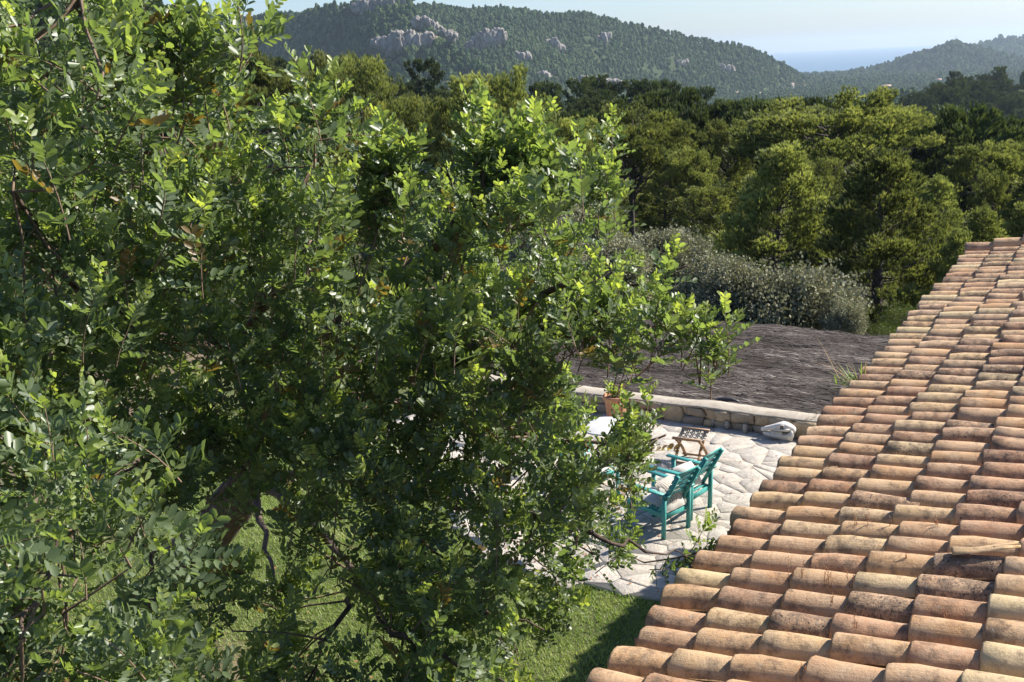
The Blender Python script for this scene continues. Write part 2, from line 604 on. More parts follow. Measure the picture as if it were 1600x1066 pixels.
def forest_mat():
    m, nt, b = nodes('far_forest')
    oi = nt.nodes.new('ShaderNodeObjectInfo')
    co = coords(nt)
    c = ramp(nt, oi.outputs['Random'], [(0.0, (0.034, 0.066, 0.026)), (0.5, (0.064, 0.105, 0.038)), (0.85, (0.098, 0.140, 0.052)), (1.0, (0.13, 0.155, 0.07))])
    g = nd(nt, 'ShaderNodeNewGeometry')
    c = mix(nt, 1.0, c, ramp(nt, noise(nt, g.outputs['Position'], 0.9, 3, 0.7), [(0.3, 0.6), (0.7, 1.35)]), 'MULTIPLY')
    nt.links.new(c, b.inputs['Base Color'])
    b.inputs['Roughness'].default_value = 0.9
    b.inputs['Specular IOR Level'].default_value = 0.1
    return m


MAT['forest'] = forest_mat()


def sea_mat():
    m, nt, b = nodes('sea_water')
    co = coords(nt)
    c = ramp(nt, noise(nt, co, 0.0006, 3), [(0.35, (0.030, 0.075, 0.115)), (0.65, (0.045, 0.10, 0.145))])
    nt.links.new(c, b.inputs['Base Color'])
    b.inputs['Roughness'].default_value = 0.28
    b.inputs['IOR'].default_value = 1.33
    mp = nd(nt, 'ShaderNodeMapping')
    mp.inputs['Scale'].default_value = (1, 1, 1)
    nt.links.new(co, mp.inputs['Vector'])
    bump(nt, b, noise(nt, mp.outputs[0], 0.05, 5), 0.6, 2.0)
    return m


MAT['sea'] = sea_mat()


# ------------------------------------------------------------------ terrain
W0 = np.array([2.69, 18.32])          # a point on the front foot of the low wall
WD = np.array([0.857, -0.515])        # along the wall, to the right
WN = np.array([0.515, 0.857])         # away from the terrace
SEA_Z = -135.0


def ridge(pts):
    P = np.array([at(*p) for p in pts])
    az = np.arctan2(P[:, 0], P[:, 1])
    o = np.argsort(az)
    return az[o], np.hypot(P[:, 0], P[:, 1])[o], P[o, 2]


# (pixel of the skyline, distance in metres) -> real ridge lines; front slope, back slope, relief, tree height
RIDGES = [
    (ridge([(-900, 120, 2400), (-300, 60, 2350), (150, 38, 2350), (300, 25, 2350), (400, 22, 2300), (480, 15, 2200), (540, 6, 2100), (580, -3, 2050), (640, 0, 2000), (655, 28, 1950),
            (690, 60, 1880), (740, 92, 1780), (800, 132, 1650), (850, 165, 1500), (900, 215, 1400)]), 0.62, 0.5, 36, 6),
    (ridge([(480, 60, 2600), (560, 25, 2550), (640, 8, 2500), (700, 9, 2500), (760, 11, 2550), (860, 17, 2600), (900, 15, 2650), (960, 28, 2750), (1040, 48, 2850), (1120, 62, 2950), (1180, 78, 3050),
            (1220, 96, 3150), (1250, 116, 3250), (1290, 146, 3400), (1340, 190, 3500)]), 0.46, 0.5, 52, 6),
    (ridge([(1120, 160, 4200), (1200, 136, 4300), (1260, 122, 4400), (1290, 118, 4450), (1340, 109, 4500), (1370, 105, 4500), (1400, 96, 4500), (1430, 85, 4500), (1460, 75, 4500), (1478, 69, 4500), (1491, 64, 4500),
            (1504, 68, 4500), (1522, 71, 4500), (1545, 75, 4500), (1600, 90, 4400), (1700, 120, 4300), (1900, 160, 4200)]), 0.16, 0.3, 24, 8),
    (ridge([(1440, 105, 6200), (1500, 82, 6200), (1530, 70, 6200), (1560, 61, 6200), (1600, 58, 6200), (1700, 45, 6200), (1900, 30, 6200), (2400, 10, 6200)]), 0.2, 0.3, 24, 8),
    (ridge([(1180, 200, 1150), (1280, 175, 1200), (1370, 153, 1250), (1420, 147, 1250), (1480, 137, 1250), (1540, 140, 1250), (1700, 150, 1250)]), 0.14, 0.3, 8, 7),
    (ridge([(1250, 260, 520), (1340, 205, 560), (1420, 172, 620), (1480, 140, 680), (1540, 131, 700), (1600, 119, 720), (1750, 95, 760), (2100, 60, 800), (2600, 40, 800)]), 0.2, 0.3, 7, 7),
    (ridge([(-900, 130, 260), (200, 118, 260), (480, 118, 260), (560, 117, 265), (640, 124, 270), (720, 131, 275), (800, 130, 280), (860, 129, 280), (910, 136, 280), (960, 143, 275), (1010, 150, 270),
            (1060, 156, 265), (1110, 168, 255), (1150, 184, 245), (1200, 215, 235)]), 0.22, 0.3, 2.5, 8),
    (ridge([(-900, -150, 420), (-200, -90, 420), (60, -60, 410), (160, -35, 400), (250, 6, 390), (290, 30, 380), (330, 56, 370), (375, 78, 360), (440, 112, 350), (520, 165, 340)]), 0.3, 0.4, 3, 8),
]
_bt = np.array([[0, -2.6], [30, -4.9], [60, -7.9], [130, -15], [300, -34], [700, -64], [1500, -97], [3000, -112], [4800, -118], [9000, -230]])


def terrain(x, y, full=False):
    x, y = np.asarray(x, float), np.asarray(y, float)
    q = (x - W0[0]) * WN[0] + (y - W0[1]) * WN[1]
    r = np.hypot(x, y)
    az = np.arctan2(x, y)
    z = np.interp(np.maximum(q, 0) * np.clip(1.4 - r / 400, 0, 1) + r * np.clip(r / 400 - 0.4, 0, 1), _bt[:, 0], _bt[:, 1])
    P2 = np.stack([x, y], -1)
    z = z + 0.085 * np.clip(-x - 6, 0, 70) * np.clip((y - 25) / 30, 0, 1) * np.clip(2.0 - r / 120, 0, 1)
    z = z + np.clip(r / 60 - 0.4, 0, 1) * fbm(P2, 1 / 25.0, 3, 5) * 0.8
    z = np.where(q < 0.45, -0.5, np.where(q < 1.3, -0.5 + (q - 0.45) / 0.85 * (z + 0.5), z))
    if r.max() > 100:
        for k, ((ra, rr, rz), sf, sb, amp, th) in enumerate(RIDGES):
            R = np.interp(az, ra, rr)
            Z = np.interp(az, ra, rz) - th
            Z = np.where((az < ra[0]) | (az > ra[-1]), Z - 900 * np.maximum(ra[0] - az, az - ra[-1]).clip(0), Z)
            dr = R - r
            jag = lattice_noise(np.stack([az * R, az * 0], -1), 1 / 45.0, k) * amp * 0.10
            n = fbm(P2, 1.0 / (9 * amp), 4, 40 + k) * amp * np.clip(np.abs(dr) / (6 * amp), 0, 1)
            h = Z + jag + n - np.where(dr > 0, dr * sf, -dr * sb)
            z = np.maximum(z, h)
    return z


def build_terrain():
    na, nr = 520, 330
    az = np.linspace(RAD(-62), RAD(62), na)
    r = np.concatenate([np.linspace(16, 60, 45)[:-1], np.exp(np.linspace(math.log(60), math.log(7600), nr - 44))])
    A, Rr = np.meshgrid(az, r)
    X, Y = Rr * np.sin(A), Rr * np.cos(A)
    Z = terrain(X, Y)
    V = np.stack([X, Y, Z], -1).reshape(-1, 3)
    i = np.arange(len(r) - 1)[:, None] * na
    j = np.arange(na - 1)[None]
    Q = np.stack([i + j, i + j + 1, i + na + j + 1, i + na + j], -1).reshape(-1, 4)[:, ::-1]
    # bare rock where the slope is steep
    gz_r = np.gradient(Z, axis=0) / np.gradient(Rr, axis=0)
    rock = np.clip((np.abs(gz_r) - 0.78) * 3.0, 0, 1) * (Rr > 700)
    g = Geo()
    g.put(V, Q[:, ::-1], rock.reshape(-1))
    o = add('hills', g.mesh('hills', MAT['hill'], True, True))
    o['kind'] = 'structure'


build_terrain()

# sea
g = Geo()
a = np.linspace(RAD(-75), RAD(75), 40)
rr = np.array([2500, 6000, 12000, 20000, 32000.0])
V = np.array([[q_ * math.sin(t), q_ * math.cos(t), SEA_Z] for q_ in rr for t in a])
Q = np.array([[i * 40 + j, i * 40 + j + 1, i * 40 + 41 + j, i * 40 + 40 + j] for i in range(len(rr) - 1) for j in range(39)])
g.put(V, Q[:, ::-1])
o = add('sea', g.mesh('sea', MAT['sea']))
o['kind'] = 'structure'


# ------------------------------------------------------------------ far forest (one mass of crowns on the hills)
def forest_nodes():
    ng = bpy.data.node_groups.new('forest_crowns', 'GeometryNodeTree')
    ng.interface.new_socket('Geometry', in_out='INPUT', socket_type='NodeSocketGeometry')
    ng.interface.new_socket('Geometry', in_out='OUTPUT', socket_type='NodeSocketGeometry')
    N, L = ng.nodes, ng.links
    gi, go = N.new('NodeGroupInput'), N.new('NodeGroupOutput')
    join = N.new('GeometryNodeJoinGeometry')
    for k in range(5):
        ico = N.new('GeometryNodeMeshIcoSphere')
        ico.inputs['Radius'].default_value = 1.0
        ico.inputs['Subdivisions'].default_value = 4
        pos = N.new('GeometryNodeInputPosition')
        ofs = N.new('ShaderNodeVectorMath')
        ofs.operation = 'ADD'
        ofs.inputs[1].default_value = (k * 7.3, k * 3.1, k * 5.7)
        L.new(pos.outputs[0], ofs.inputs[0])
        acc = None
        for sc_, amp in ((1.3, 0.85), (3.4, 0.6), (8.0, 0.42)):
            nt_ = N.new('ShaderNodeTexNoise')
            nt_.inputs['Scale'].default_value = sc_
            nt_.inputs['Detail'].default_value = 1.0
            L.new(ofs.outputs[0], nt_.inputs['Vector'])
            sub = N.new('ShaderNodeVectorMath')
            sub.operation = 'SUBTRACT'
            sub.inputs[1].default_value = (0.5, 0.5, 0.5)
            L.new(nt_.outputs['Color'], sub.inputs[0])
            s = N.new('ShaderNodeVectorMath')
            s.operation = 'SCALE'
            s.inputs['Scale'].default_value = amp
            L.new(sub.outputs[0], s.inputs[0])
            if acc is None:
                acc = s.outputs[0]
            else:
                ad = N.new('ShaderNodeVectorMath')
                ad.operation = 'ADD'
                L.new(acc, ad.inputs[0])
                L.new(s.outputs[0], ad.inputs[1])
                acc = ad.outputs[0]
        sp = N.new('GeometryNodeSetPosition')
        L.new(ico.outputs['Mesh'], sp.inputs['Geometry'])
        L.new(acc, sp.inputs['Offset'])
        tr = N.new('GeometryNodeTransform')
        tr.inputs['Scale'].default_value = (0.5, 0.5, (0.62, 0.74, 0.55, 0.85, 0.66)[k])
        tr.inputs['Translation'].default_value = (0, 0, 0.45)
        L.new(sp.outputs[0], tr.inputs['Geometry'])
        sm = N.new('GeometryNodeSetMaterial')
        sm.inputs['Material'].default_value = MAT['forest']
        L.new(tr.outputs[0], sm.inputs['Geometry'])
        g2i = N.new('GeometryNodeGeometryToInstance')
        L.new(sm.outputs[0], g2i.inputs[0])
        L.new(g2i.outputs[0], join.inputs[0])
    iop = N.new('GeometryNodeInstanceOnPoints')
    L.new(gi.outputs[0], iop.inputs['Points'])
    L.new(join.outputs[0], iop.inputs['Instance'])
    iop.inputs['Pick Instance'].default_value = True
    for nm, sk, ty in (('size', 'Scale', 'FLOAT_VECTOR'), ('turn', 'Rotation', 'FLOAT_VECTOR'), ('pick', 'Instance Index', 'INT')):
        na_ = N.new('GeometryNodeInputNamedAttribute')
        na_.data_type = ty
        na_.inputs['Name'].default_value = nm
        if sk == 'Rotation':
            er = N.new('FunctionNodeEulerToRotation')
            L.new(na_.outputs['Attribute'], er.inputs[0])
            L.new(er.outputs[0], iop.inputs[sk])
        else:
            L.new(na_.outputs['Attribute'], iop.inputs[sk])
    L.new(iop.outputs[0], go.inputs[0])
    return ng


CLIFFS = [  # pixel box on the hillside, distance
    (600, 3, 95, 34, 2010), (634, 66, 96, 44, 1790), (668, 40, 40, 26, 1880), (757, 66, 64, 44, 2280), (815, 90, 28, 24, 2200), (868, 72, 24, 26, 2420), (942, 62, 22, 24, 2500),
    (845, 118, 22, 14, 1980), (935, 128, 70, 16, 1850), (1060, 100, 26, 12, 2500), (1130, 108, 30, 14, 2600), (700, 55, 26, 18, 1850), (1225, 142, 36, 8, 2900),
]
CLIFF_P = []


def make_cliffs():
    for k, (px, py, w, h, d0) in enumerate(CLIFFS):
        # walk out along the sight line until it meets the hillside
        best = None
        ds = np.linspace(d0 * 0.75, d0 * 1.25, 120)
        Pd = CAM + ray(px, py + h * 0.25)[None] * (ds / FPX)[:, None]
        hit = np.nonzero(terrain(Pd[:, 0], Pd[:, 1]) > Pd[:, 2])[0]
        d = ds[hit[0]] if len(hit) else d0
        C = at(px, py, d)
        w_m, h_m = w * d / FPX, h * d / FPX
        # a wall of craggy buttresses side by side, each a displaced upright mass
        g = Geo()
        gk = np.random.default_rng(300 + k)
        nu, nv = 22, 16
        u = np.linspace(0, 2 * np.pi, nu, endpoint=False)
        v = np.linspace(-np.pi / 2, np.pi / 2, nv)
        U_, V_ = np.meshgrid(u, v)
        sg = lambda t, e: np.sign(t) * np.abs(t) ** e
        i = np.arange(nv - 1)[:, None] * nu
        j = np.arange(nu)[None]
        Q = np.stack([i + j, i + (j + 1) % nu, i + nu + (j + 1) % nu, i + nu + j], -1).reshape(-1, 4)
        nb = max(8, int(w_m / 3.2))
        for b in range(nb):
            f = (b + gk.uniform(0.1, 0.9)) / nb * 2 - 1
            bw = gk.uniform(9, 16) * (0.6 + 0.4 * min(1, w_m / 60))
            bh = h_m * gk.uniform(0.58, 0.82) * (1 - 0.6 * abs(f) ** 2)
            X = sg(np.cos(V_), 0.55) * sg(np.cos(U_), 0.6) * bw * 0.5
            Y = sg(np.cos(V_), 0.55) * sg(np.sin(U_), 0.6) * bw * 0.45
            Z = sg(np.sin(V_), 0.6) * bh * 0.5
            P = np.stack([X, Y, Z], -1).reshape(-1, 3)
            n = unit(P / np.array([bw, bw, bh]))
            Pc = P + (k * 31 + b) * 53.0
            disp = fbm(Pc * np.array([1, 1, 0.45]), 1 / 6.0, 4, 90 + b, 0.65) * 4.0
            P = P + n * disp[:, None]
            P[:, 0] += P[:, 2] * gk.normal() * 0.12
            g.put(P + np.array([f * w_m * 0.5, abs(f) * 6 + gk.uniform(-3, 5), -0.22 * h_m * f * ((k % 3) - 1) + gk.uniform(-0.12, 0.08) * h_m]), Q)
        az = math.atan2(C[0], C[1])
        o = add('rock_cliff', g.mesh('rock_cliff', MAT['rock'], False), None, tuple(C + np.array([math.sin(az), math.cos(az), 0]) * -3.0), (0, 0, -az))
        o['kind'] = 'structure'
        CLIFF_P.append((C, w_m, h_m))


make_cliffs()


def scatter_band(r0, r1, step, seed):
    g_ = np.random.default_rng(seed)
    amax = RAD(34)
    n = int(0.5 * 2 * amax * (r1 ** 2 - r0 ** 2) / step ** 2)
    r = np.sqrt(g_.uniform(r0 ** 2, r1 ** 2, n))
    a = g_.uniform(-amax, amax, n)
    return np.stack([r * np.sin(a), r * np.cos(a)], -1)


def line_of_sight(P, top):
    """which points show above everything nearer on the same bearing"""
    az = np.arctan2(P[:, 0], P[:, 1])
    r = np.hypot(P[:, 0], P[:, 1])
    rs = np.exp(np.linspace(math.log(90), math.log(7200), 170))
    b = np.linspace(RAD(-36), RAD(36), 360)
    A, Rr = np.meshgrid(b, rs)
    Z = terrain(Rr * np.sin(A), Rr * np.cos(A)) + np.where(Rr > 110, 3.0, 0)
    E = np.maximum.accumulate((Z - CAMZ) / Rr, axis=0)
    ia = np.clip(np.searchsorted(b, az), 0, 359)
    ir = np.clip(np.searchsorted(rs, r * 0.96) - 1, 0, 169)
    return (top - CAMZ) / r > E[ir, ia]


def on_cliff(P3):
    m = np.zeros(len(P3), bool)
    for C, w, h in CLIFF_P:
        d = P3 - C
        m |= (np.abs(d[:, 0]) < w * 0.45) & (d[:, 2] < h * 0.18) & (d[:, 2] > -h * 0.30) & (np.abs(d[:, 1]) < 22)
    return m


# where the carob crown hides the wood: outline in the photograph's directions, with the distance of the leaves along each
OUT = [(-160, -160), (250, -160), (285, -20), (292, 40), (328, 60), (322, 110), (338, 170), (352, 125), (366, 118), (376, 190), (440, 175), (468, 140), (484, 84), (505, 92), (522, 130), (540, 185), (588, 175), (612, 168), (640, 225),
       (662, 258), (705, 240), (732, 180), (750, 146), (772, 152), (786, 205), (812, 195), (838, 150), (862, 160), (858, 245), (885, 255), (925, 210), (942, 178), (970, 192), (940, 250), (900, 300), (868, 340), (905, 358),
       (948, 345), (930, 405), (962, 425), (962, 468), (1005, 475), (1045, 500), (1048, 530), (1005, 565), (1000, 595), (925, 600), (945, 650), (1005, 645), (1040, 650), (1066, 690), (1035, 735), (965, 735), (960, 760), (995, 785), (1008, 845),
       (950, 885), (905, 898), (860, 925), (890, 955), (862, 1000), (835, 1030), (840, 1140), (430, 1180), (-160, 1200)]


def in_poly(P, poly):
    x, y = P[:, 0], P[:, 1]
    r = np.zeros(len(P), bool)
    n = len(poly)
    for i in range(n):
        (x1, y1), (x2, y2) = poly[i], poly[(i + 1) % n]
        r ^= ((y1 > y) != (y2 > y)) & (x < (x2 - x1) * (y - y1) / (y2 - y1 + 1e-12) + x1)
    return r


SPOTS = []
bands = [(105, 330, 6.2, 5.6), (330, 800, 6.6, 6.2), (800, 1600, 8.0, 6.8), (1600, 3500, 6.4, 6.4), (3500, 5300, 11.5, 10.5), (5600, 7100, 24, 20)]
for k, (r0, r1, st, sz) in enumerate(bands):
    P = scatter_band(r0, r1, st, 11 + k)
    z = terrain(P[:, 0], P[:, 1])
    s = sz * np.random.default_rng(k).uniform(0.5, 1.5, len(P))
    keep = (z > SEA_Z + 4)
    # clearings and thin, rocky places
    dens = fbm(P, 1 / 70.0, 3, 77) + 0.25
    keep &= (dens > -0.35) | (np.random.default_rng(k + 50).uniform(size=len(P)) < 0.35)
    P3 = np.column_stack([P, z])
    keep &= ~on_cliff(P3)
    keep &= line_of_sight(P, z + s * 1.2)
    SPOTS.append(np.column_stack([P3, s])[keep])
MID = SPOTS[0]
_pp = proj(MID[:, :3] + np.array([0, 0, 5.0]))
_in = (_pp[:, 0] > 250) & (_pp[:, 0] < 1610) & (_pp[:, 1] > 60) & (_pp[:, 1] < 300) & ~in_poly(_pp[:, :2], OUT)
_o = np.argsort(-(MID[:, 3] / _pp[:, 2]) * _in)
MID_TREES = MID[_o[:170]]
NEAR_REST = np.concatenate([MID[_o[170:]], SPOTS[1]])
REST = np.concatenate(SPOTS[2:])


def far_forest():
    n = len(REST)
    g_ = np.random.default_rng(3)
    me = bpy.data.meshes.new('far_forest')
    me.vertices.add(n)
    P = REST[:, :3].copy()
    P[:, 2] -= REST[:, 3] * 0.06
    me.vertices.foreach_set('co', P.astype(np.float32).ravel())
    s = REST[:, 3:4] * np.column_stack([g_.uniform(0.8, 1.15, n), g_.uniform(0.8, 1.15, n), g_.uniform(0.8, 1.3, n)])
    a1 = me.attributes.new('size', 'FLOAT_VECTOR', 'POINT')
    a1.data.foreach_set('vector', s.astype(np.float32).ravel())
    t = np.column_stack([np.zeros(n), np.zeros(n), g_.uniform(0, 6.28, n)])
    a2 = me.attributes.new('turn', 'FLOAT_VECTOR', 'POINT')
    a2.data.foreach_set('vector', t.astype(np.float32).ravel())
    a3 = me.attributes.new('pick', 'INT', 'POINT')
    a3.data.foreach_set('value', g_.integers(0, 5, n).astype(np.int32))
    me.update()
    o = add('far_forest', me)
    o['kind'] = 'stuff'
    o['label'] = 'pine forest covering the far hills and valley'
    md = o.modifiers.new('crowns', 'NODES')
    md.node_group = forest_nodes()


far_forest()
print('forest', len(REST), 'mid', len(MID_TREES))


# ------------------------------------------------------------------ pines
def tuft_block(centers, dirs, length, width, n, g_, spread=0.55):
    """n thin needles fanned round each direction: triangles"""
    k = len(centers)
    C = np.repeat(centers, n, 0)
    D = np.repeat(dirs, n, 0)
    R_ = g_.normal(size=(k * n, 3))
    d = unit(D + spread * unit(R_) * g_.uniform(0.2, 1.0, (k * n, 1)))
    s = unit(np.cross(d, unit(g_.normal(size=(k * n, 3)))))
    ln = length * g_.uniform(0.7, 1.25, (k * n, 1))
    w = width * g_.uniform(0.7, 1.3, (k * n, 1)) * 0.5
    V = np.stack([C - s * w * 0.6, C + s * w * 0.6, C + d * ln * 0.7 + s * w, C + d * ln], 1).reshape(-1, 3)
    i = np.arange(k * n)[:, None] * 4
    F = np.concatenate([i, i + 1, i + 2, i + 3], 1)
    return V, F


def make_pine(seed, H=10.0, cb=0.3, W=5.0, limbs=34, shape='dome', tufts=26, needles=7, nl=0.26, nw=0.045, lean=0.0, sides=6):
    g_ = np.random.default_rng(seed)
    trunk, crown = Geo(), Geo()
    t = np.linspace(0, 1, 9)
    bend = g_.normal(size=2) * 0.35
    tp = np.column_stack([lean * H * t ** 1.3 + bend[0] * np.sin(t * 3.0), bend[1] * np.sin(t * 2.4), t * H * 0.93])
    trunk.tube(tp, 0.022 * H * (1 - 0.85 * t) + 0.01, sides + 2)
    zc = lambda s: np.array([np.interp(s, t, tp[:, a]) for a in range(3)])
    cl_c, cl_r, cl_d = [], [], []
    for k in range(limbs):
        u = (k + g_.uniform(0.1, 0.9)) / limbs
        s0 = cb * 0.85 + (0.94 - cb * 0.85) * u
        if shape == 'dome':
            rad = W / 2 * math.sqrt(max(0.03, 1 - abs(2 * (u * 0.86 + 0.07) - 0.82) ** 2.2)) * g_.uniform(0.7, 1.12)
            el = RAD(5 + 60 * u ** 1.5)
        elif shape == 'cone':
            rad = W / 2 * (1.02 - 0.88 * u ** 1.4) * g_.uniform(0.72, 1.15) * min(1, 0.74 + 1.3 * u)
            el = RAD(8 + 38 * u)
        else:   # umbrella: bare limbs sweeping up into a flat crown
            rad = W / 2 * g_.uniform(0.35, 1.08)
            el = RAD(22 + 45 * (1 - rad / (W / 2) * 0.8))
            s0 = cb * 0.8 + (0.85 - cb * 0.8) * u
        az = k * 2.39996 + g_.normal() * 0.35
        A = zc(s0)
        hd = np.array([math.cos(az), math.sin(az), 0])
        if shape == 'umbrella':
            topz = H * (0.93 + 0.07 * math.cos(rad / (W / 2) * 1.2)) - H * 0.22 * (rad / (W / 2)) ** 2 - g_.uniform(0, 0.16) * H
            rise = max(0.3, topz - A[2])
        else:
            rise = rad * math.tan(el)
            rise = min(rise, H * 1.0 - A[2])
        m = 6
        w = np.linspace(0, 1, m)
        P = A + hd * (rad * w ** (1.25 if shape == 'umbrella' else 0.9))[:, None] + np.array([0, 0, 1.0]) * (rise * w ** (0.85 if shape == 'umbrella' else 1.5))[:, None]
        P += g_.normal(size=(m, 3)) * 0.05 * rad * w[:, None]
        trunk.tube(P, np.linspace(0.03 + 0.012 * rad, 0.012, m), sides - 1)
        nb = max(2, int(rad * 2.4 + 1))
        for b in range(nb):
            f = (0.3 if shape == 'cone' else 0.42) + (0.7 if shape == 'cone' else 0.58) * (b + 0.5) / nb if shape != 'umbrella' else 0.62 + 0.38 * (b + .5) / nb
            B = np.array([np.interp(f, w, P[:, a]) for a in range(3)])
            az2 = az + (1 if b % 2 else -1) * g_.uniform(0.4, 1.1)
            ln = g_.uniform(0.25, 0.62) * (0.5 + 0.25 * rad)
            e = B + np.array([math.cos(az2), math.sin(az2), g_.uniform(0.2, 0.8)]) * ln
            trunk.tube(np.array([B, (B + e) / 2 + [0, 0, -0.04], e]), [0.018, 0.013, 0.008], 3, cap=False)
            cl_c.append(e)
            cl_r.append(g_.uniform(0.26, 0.50))
            cl_d.append(unit(hd * 0.8 + np.array([0, 0, 0.9])))
        cl_c.append(P[-1] + [0, 0, 0.08])
        cl_r.append(g_.uniform(0.3, 0.5))
        cl_d.append(unit(hd * 0.7 + np.array([0, 0, 1.0])))
    # leader
    for q in range(4):
        cl_c.append(zc(0.93 + 0.0 * q) + np.array([g_.normal() * 0.2, g_.normal() * 0.2, 0.1 + 0.2 * q]))
        cl_r.append(0.38)
        cl_d.append(np.array([0, 0, 1.0]))
    cl_c, cl_r, cl_d = np.array(cl_c), np.array(cl_r), np.array(cl_d)
    n = len(cl_c)
    p = unit(g_.normal(size=(n, tufts, 3)))
    p *= g_.uniform(0.35, 1.0, (n, tufts, 1)) ** 0.5
    p[..., 2] *= 0.9
    C = cl_c[:, None] + p * cl_r[:, None, None]
    D = unit(p * 0.55 + cl_d[:, None] * 0.8 + np.array([0, 0, 1.0]))
    V, F = tuft_block(C.reshape(-1, 3), D.reshape(-1, 3), nl, nw, needles, g_)
    base = np.repeat(np.clip(0.35 + g_.normal(size=n) * 0.18, 0, 1), tufts * needles * 4)
    # needle bases darkened, tips lightened: shaded interior and sunlit ends put into colour
    tip = np.tile(np.array([-0.2, -0.2, 0.18, 0.38]), n * tufts * needles)
    crown.put(V, F, np.clip(base + tip + g_.normal(size=len(V)) * 0.05, 0, 1))
    return dict(H=H, W=W, trunk=trunk.mesh('pine_trunk', MAT['pinebark'], True), crown=crown.mesh('pine_crown', MAT['pine'], False, True))


PINES = {
    'dome_a': make_pine(1, 10, 0.14, 6.2, 60, 'dome', 26, 7),
    'dome_b': make_pine(2, 10, 0.2, 6.0, 54, 'dome', 26, 7),
    'cone_a': make_pine(3, 10, 0.10, 5.6, 70, 'cone', 24, 7),
    'cone_b': make_pine(4, 10, 0.08, 5.0, 66, 'cone', 24, 7),
    'umb_a': make_pine(5, 10, 0.34, 7.6, 50, 'umbrella', 30, 7),
    'umb_b': make_pine(6, 10, 0.42, 6.2, 38, 'umbrella', 30, 7, lean=0.10),
}


def plant_pine(kind, px, ytop, wpx, d, label, rz=None, base_drop=0.0):
    p = PINES[kind]
    top = at(px, ytop, d)
    zb = float(terrain(top[0:1], top[1:2])[0]) - 0.15 - base_drop
    h = top[2] - zb
    w = wpx * d / FPX
    t = thing('pine_tree', label, 'tree', (top[0], top[1], zb), rz if rz is not None else random.uniform(0, 6.28), 'pines growing beyond the garden',
              scale=(w / p['W'] * 1.06, w / p['W'] * 1.06, h / p['H'] * 0.97))
    add('trunk', p['trunk'], t)
    c = add('crown', p['crown'], t)
    c['kind'] = 'stuff'
    return t


PINE_LIST = [
    ('cone_a', 1210, 206, 196, 45, 'tall olive-green pine with feathery shoots behind the grey bushes'),
    ('cone_b', 1380, 212, 225, 42, 'broad dark pine with a thick black trunk just beyond the tiled roof'),
    ('umb_a', 1322, 131, 275, 78, 'wide spreading pine crown rising above all the others under the mast hill'),
    ('umb_a', 985, 155, 165, 74, 'pine with bare grey limbs showing under a wide olive crown'),
    ('umb_b', 1084, 216, 92, 70, 'small round-headed pine on a leaning trunk, beside the bare-limbed pine'),
    ('dome_b', 1138, 190, 72, 86, 'narrow pine top between the leaning pine and the feathery pine'),
    ('dome_a', 762, 113, 150, 66, 'tall ochre-green pine standing behind the upright leaf shoots of the carob'),
    ('dome_b', 692, 158, 84, 68, 'short pine half hidden, left of the ochre-green pine'),
    ('dome_b', 640, 152, 70, 72, 'small dull pine in the gap between the two ochre groups'),
    ('umb_a', 392, 66, 165, 72, 'broad dark-hearted pine at the foot of the wooded slope behind the carob'),
    ('umb_b', 478, 62, 130, 78, 'highest pine of the clump standing behind the carob tree'),
    ('dome_b', 556, 92, 120, 68, 'rounded pine at the right end of the clump behind the carob'),
    ('dome_a', 880, 182, 120, 70, 'low pine with a domed top left of the bare-limbed pine'),
    ('cone_a', 935, 255, 90, 62, 'yellowish young pine in front of the bare-limbed pine'),
    ('dome_b', 1036, 262, 90, 84, 'shaded pine in the dark stand behind the leaning trunk'),
    ('cone_b', 1462, 262, 110, 56, 'young light green pine pressed against the dark pine by the roof end'),
    ('umb_b', 1538, 208, 110, 76, 'flat-topped pine on two limbs at the valley edge behind the roof'),
    ('umb_a', 1600, 214, 120, 82, 'pine at the very edge of the view beyond the flat-topped pine'),
    ('dome_b', 1556, 272, 58, 62, 'little rounded bright pine below the flat-topped pine'),
    ('cone_b', 1535, 312, 100, 47, 'young pointed pine above the ridge of the tiled roof'),
    ('cone_a', 1600, 300, 120, 44, 'bushy young pine above the right end of the tiled roof'),
    ('cone_b', 1500, 345, 90, 40, 'lowest young pine touching the far corner of the tiled roof'),
    ('dome_a', 1440, 330, 110, 50, 'shadowed pine filling the gap beyond the far roof corner'),
    ('dome_b', 1270, 250, 90, 60, 'dark pine showing between the feathery pine and the broad dark pine'),
    ('dome_a', 1010, 300, 120, 92, 'far dark pine seen through the bare limbs'),
    ('dome_a', 1110, 290, 100, 62, 'shaded pine at the left foot of the feathery pine'),
    ('dome_b', 820, 215, 90, 82, 'dull green pine behind the carob shoots near the ochre pine'),
    ('dome_a', 600, 190, 110, 84, 'shaded pine low in the stand behind the carob crown'),
    ('dome_a', 330, 110, 110, 88, 'dark pine against the wooded slope left of the clump'),
    ('cone_a', 1660, 250, 150, 58, 'tall pine beyond the right edge of the roof ridge'),
]
for a_ in PINE_LIST:
    plant_pine(*a_)

# wood on the rise beyond: every tree a thing, light crowns
FARP = [make_pine(20 + k, 8.0, 0.25, 5.6, 24, 'dome', 15, 4, 0.40, 0.14, sides=4) for k in range(3)]
for p in FARP:
    p['crown'].materials[0] = MAT['pine_far']
for k, (x, y, z, s) in enumerate(MID_TREES):
    p = FARP[k % 3]
    f = s / 5.6
    r_ = math.hypot(x, y)
    t = thing('pine_tree', 'dark rounded pine in the shaded wood on the rise beyond the garden pines', 'tree', (x, y, z - 0.2), random.uniform(0, 6.28), 'pines of the wood beyond the garden',
              scale=(f * 1.15, f * 1.15, f * random.uniform(0.9, 1.2)))
    add('trunk', p['trunk'], t)
    c = add('crown', p['crown'], t)
    c['kind'] = 'stuff'


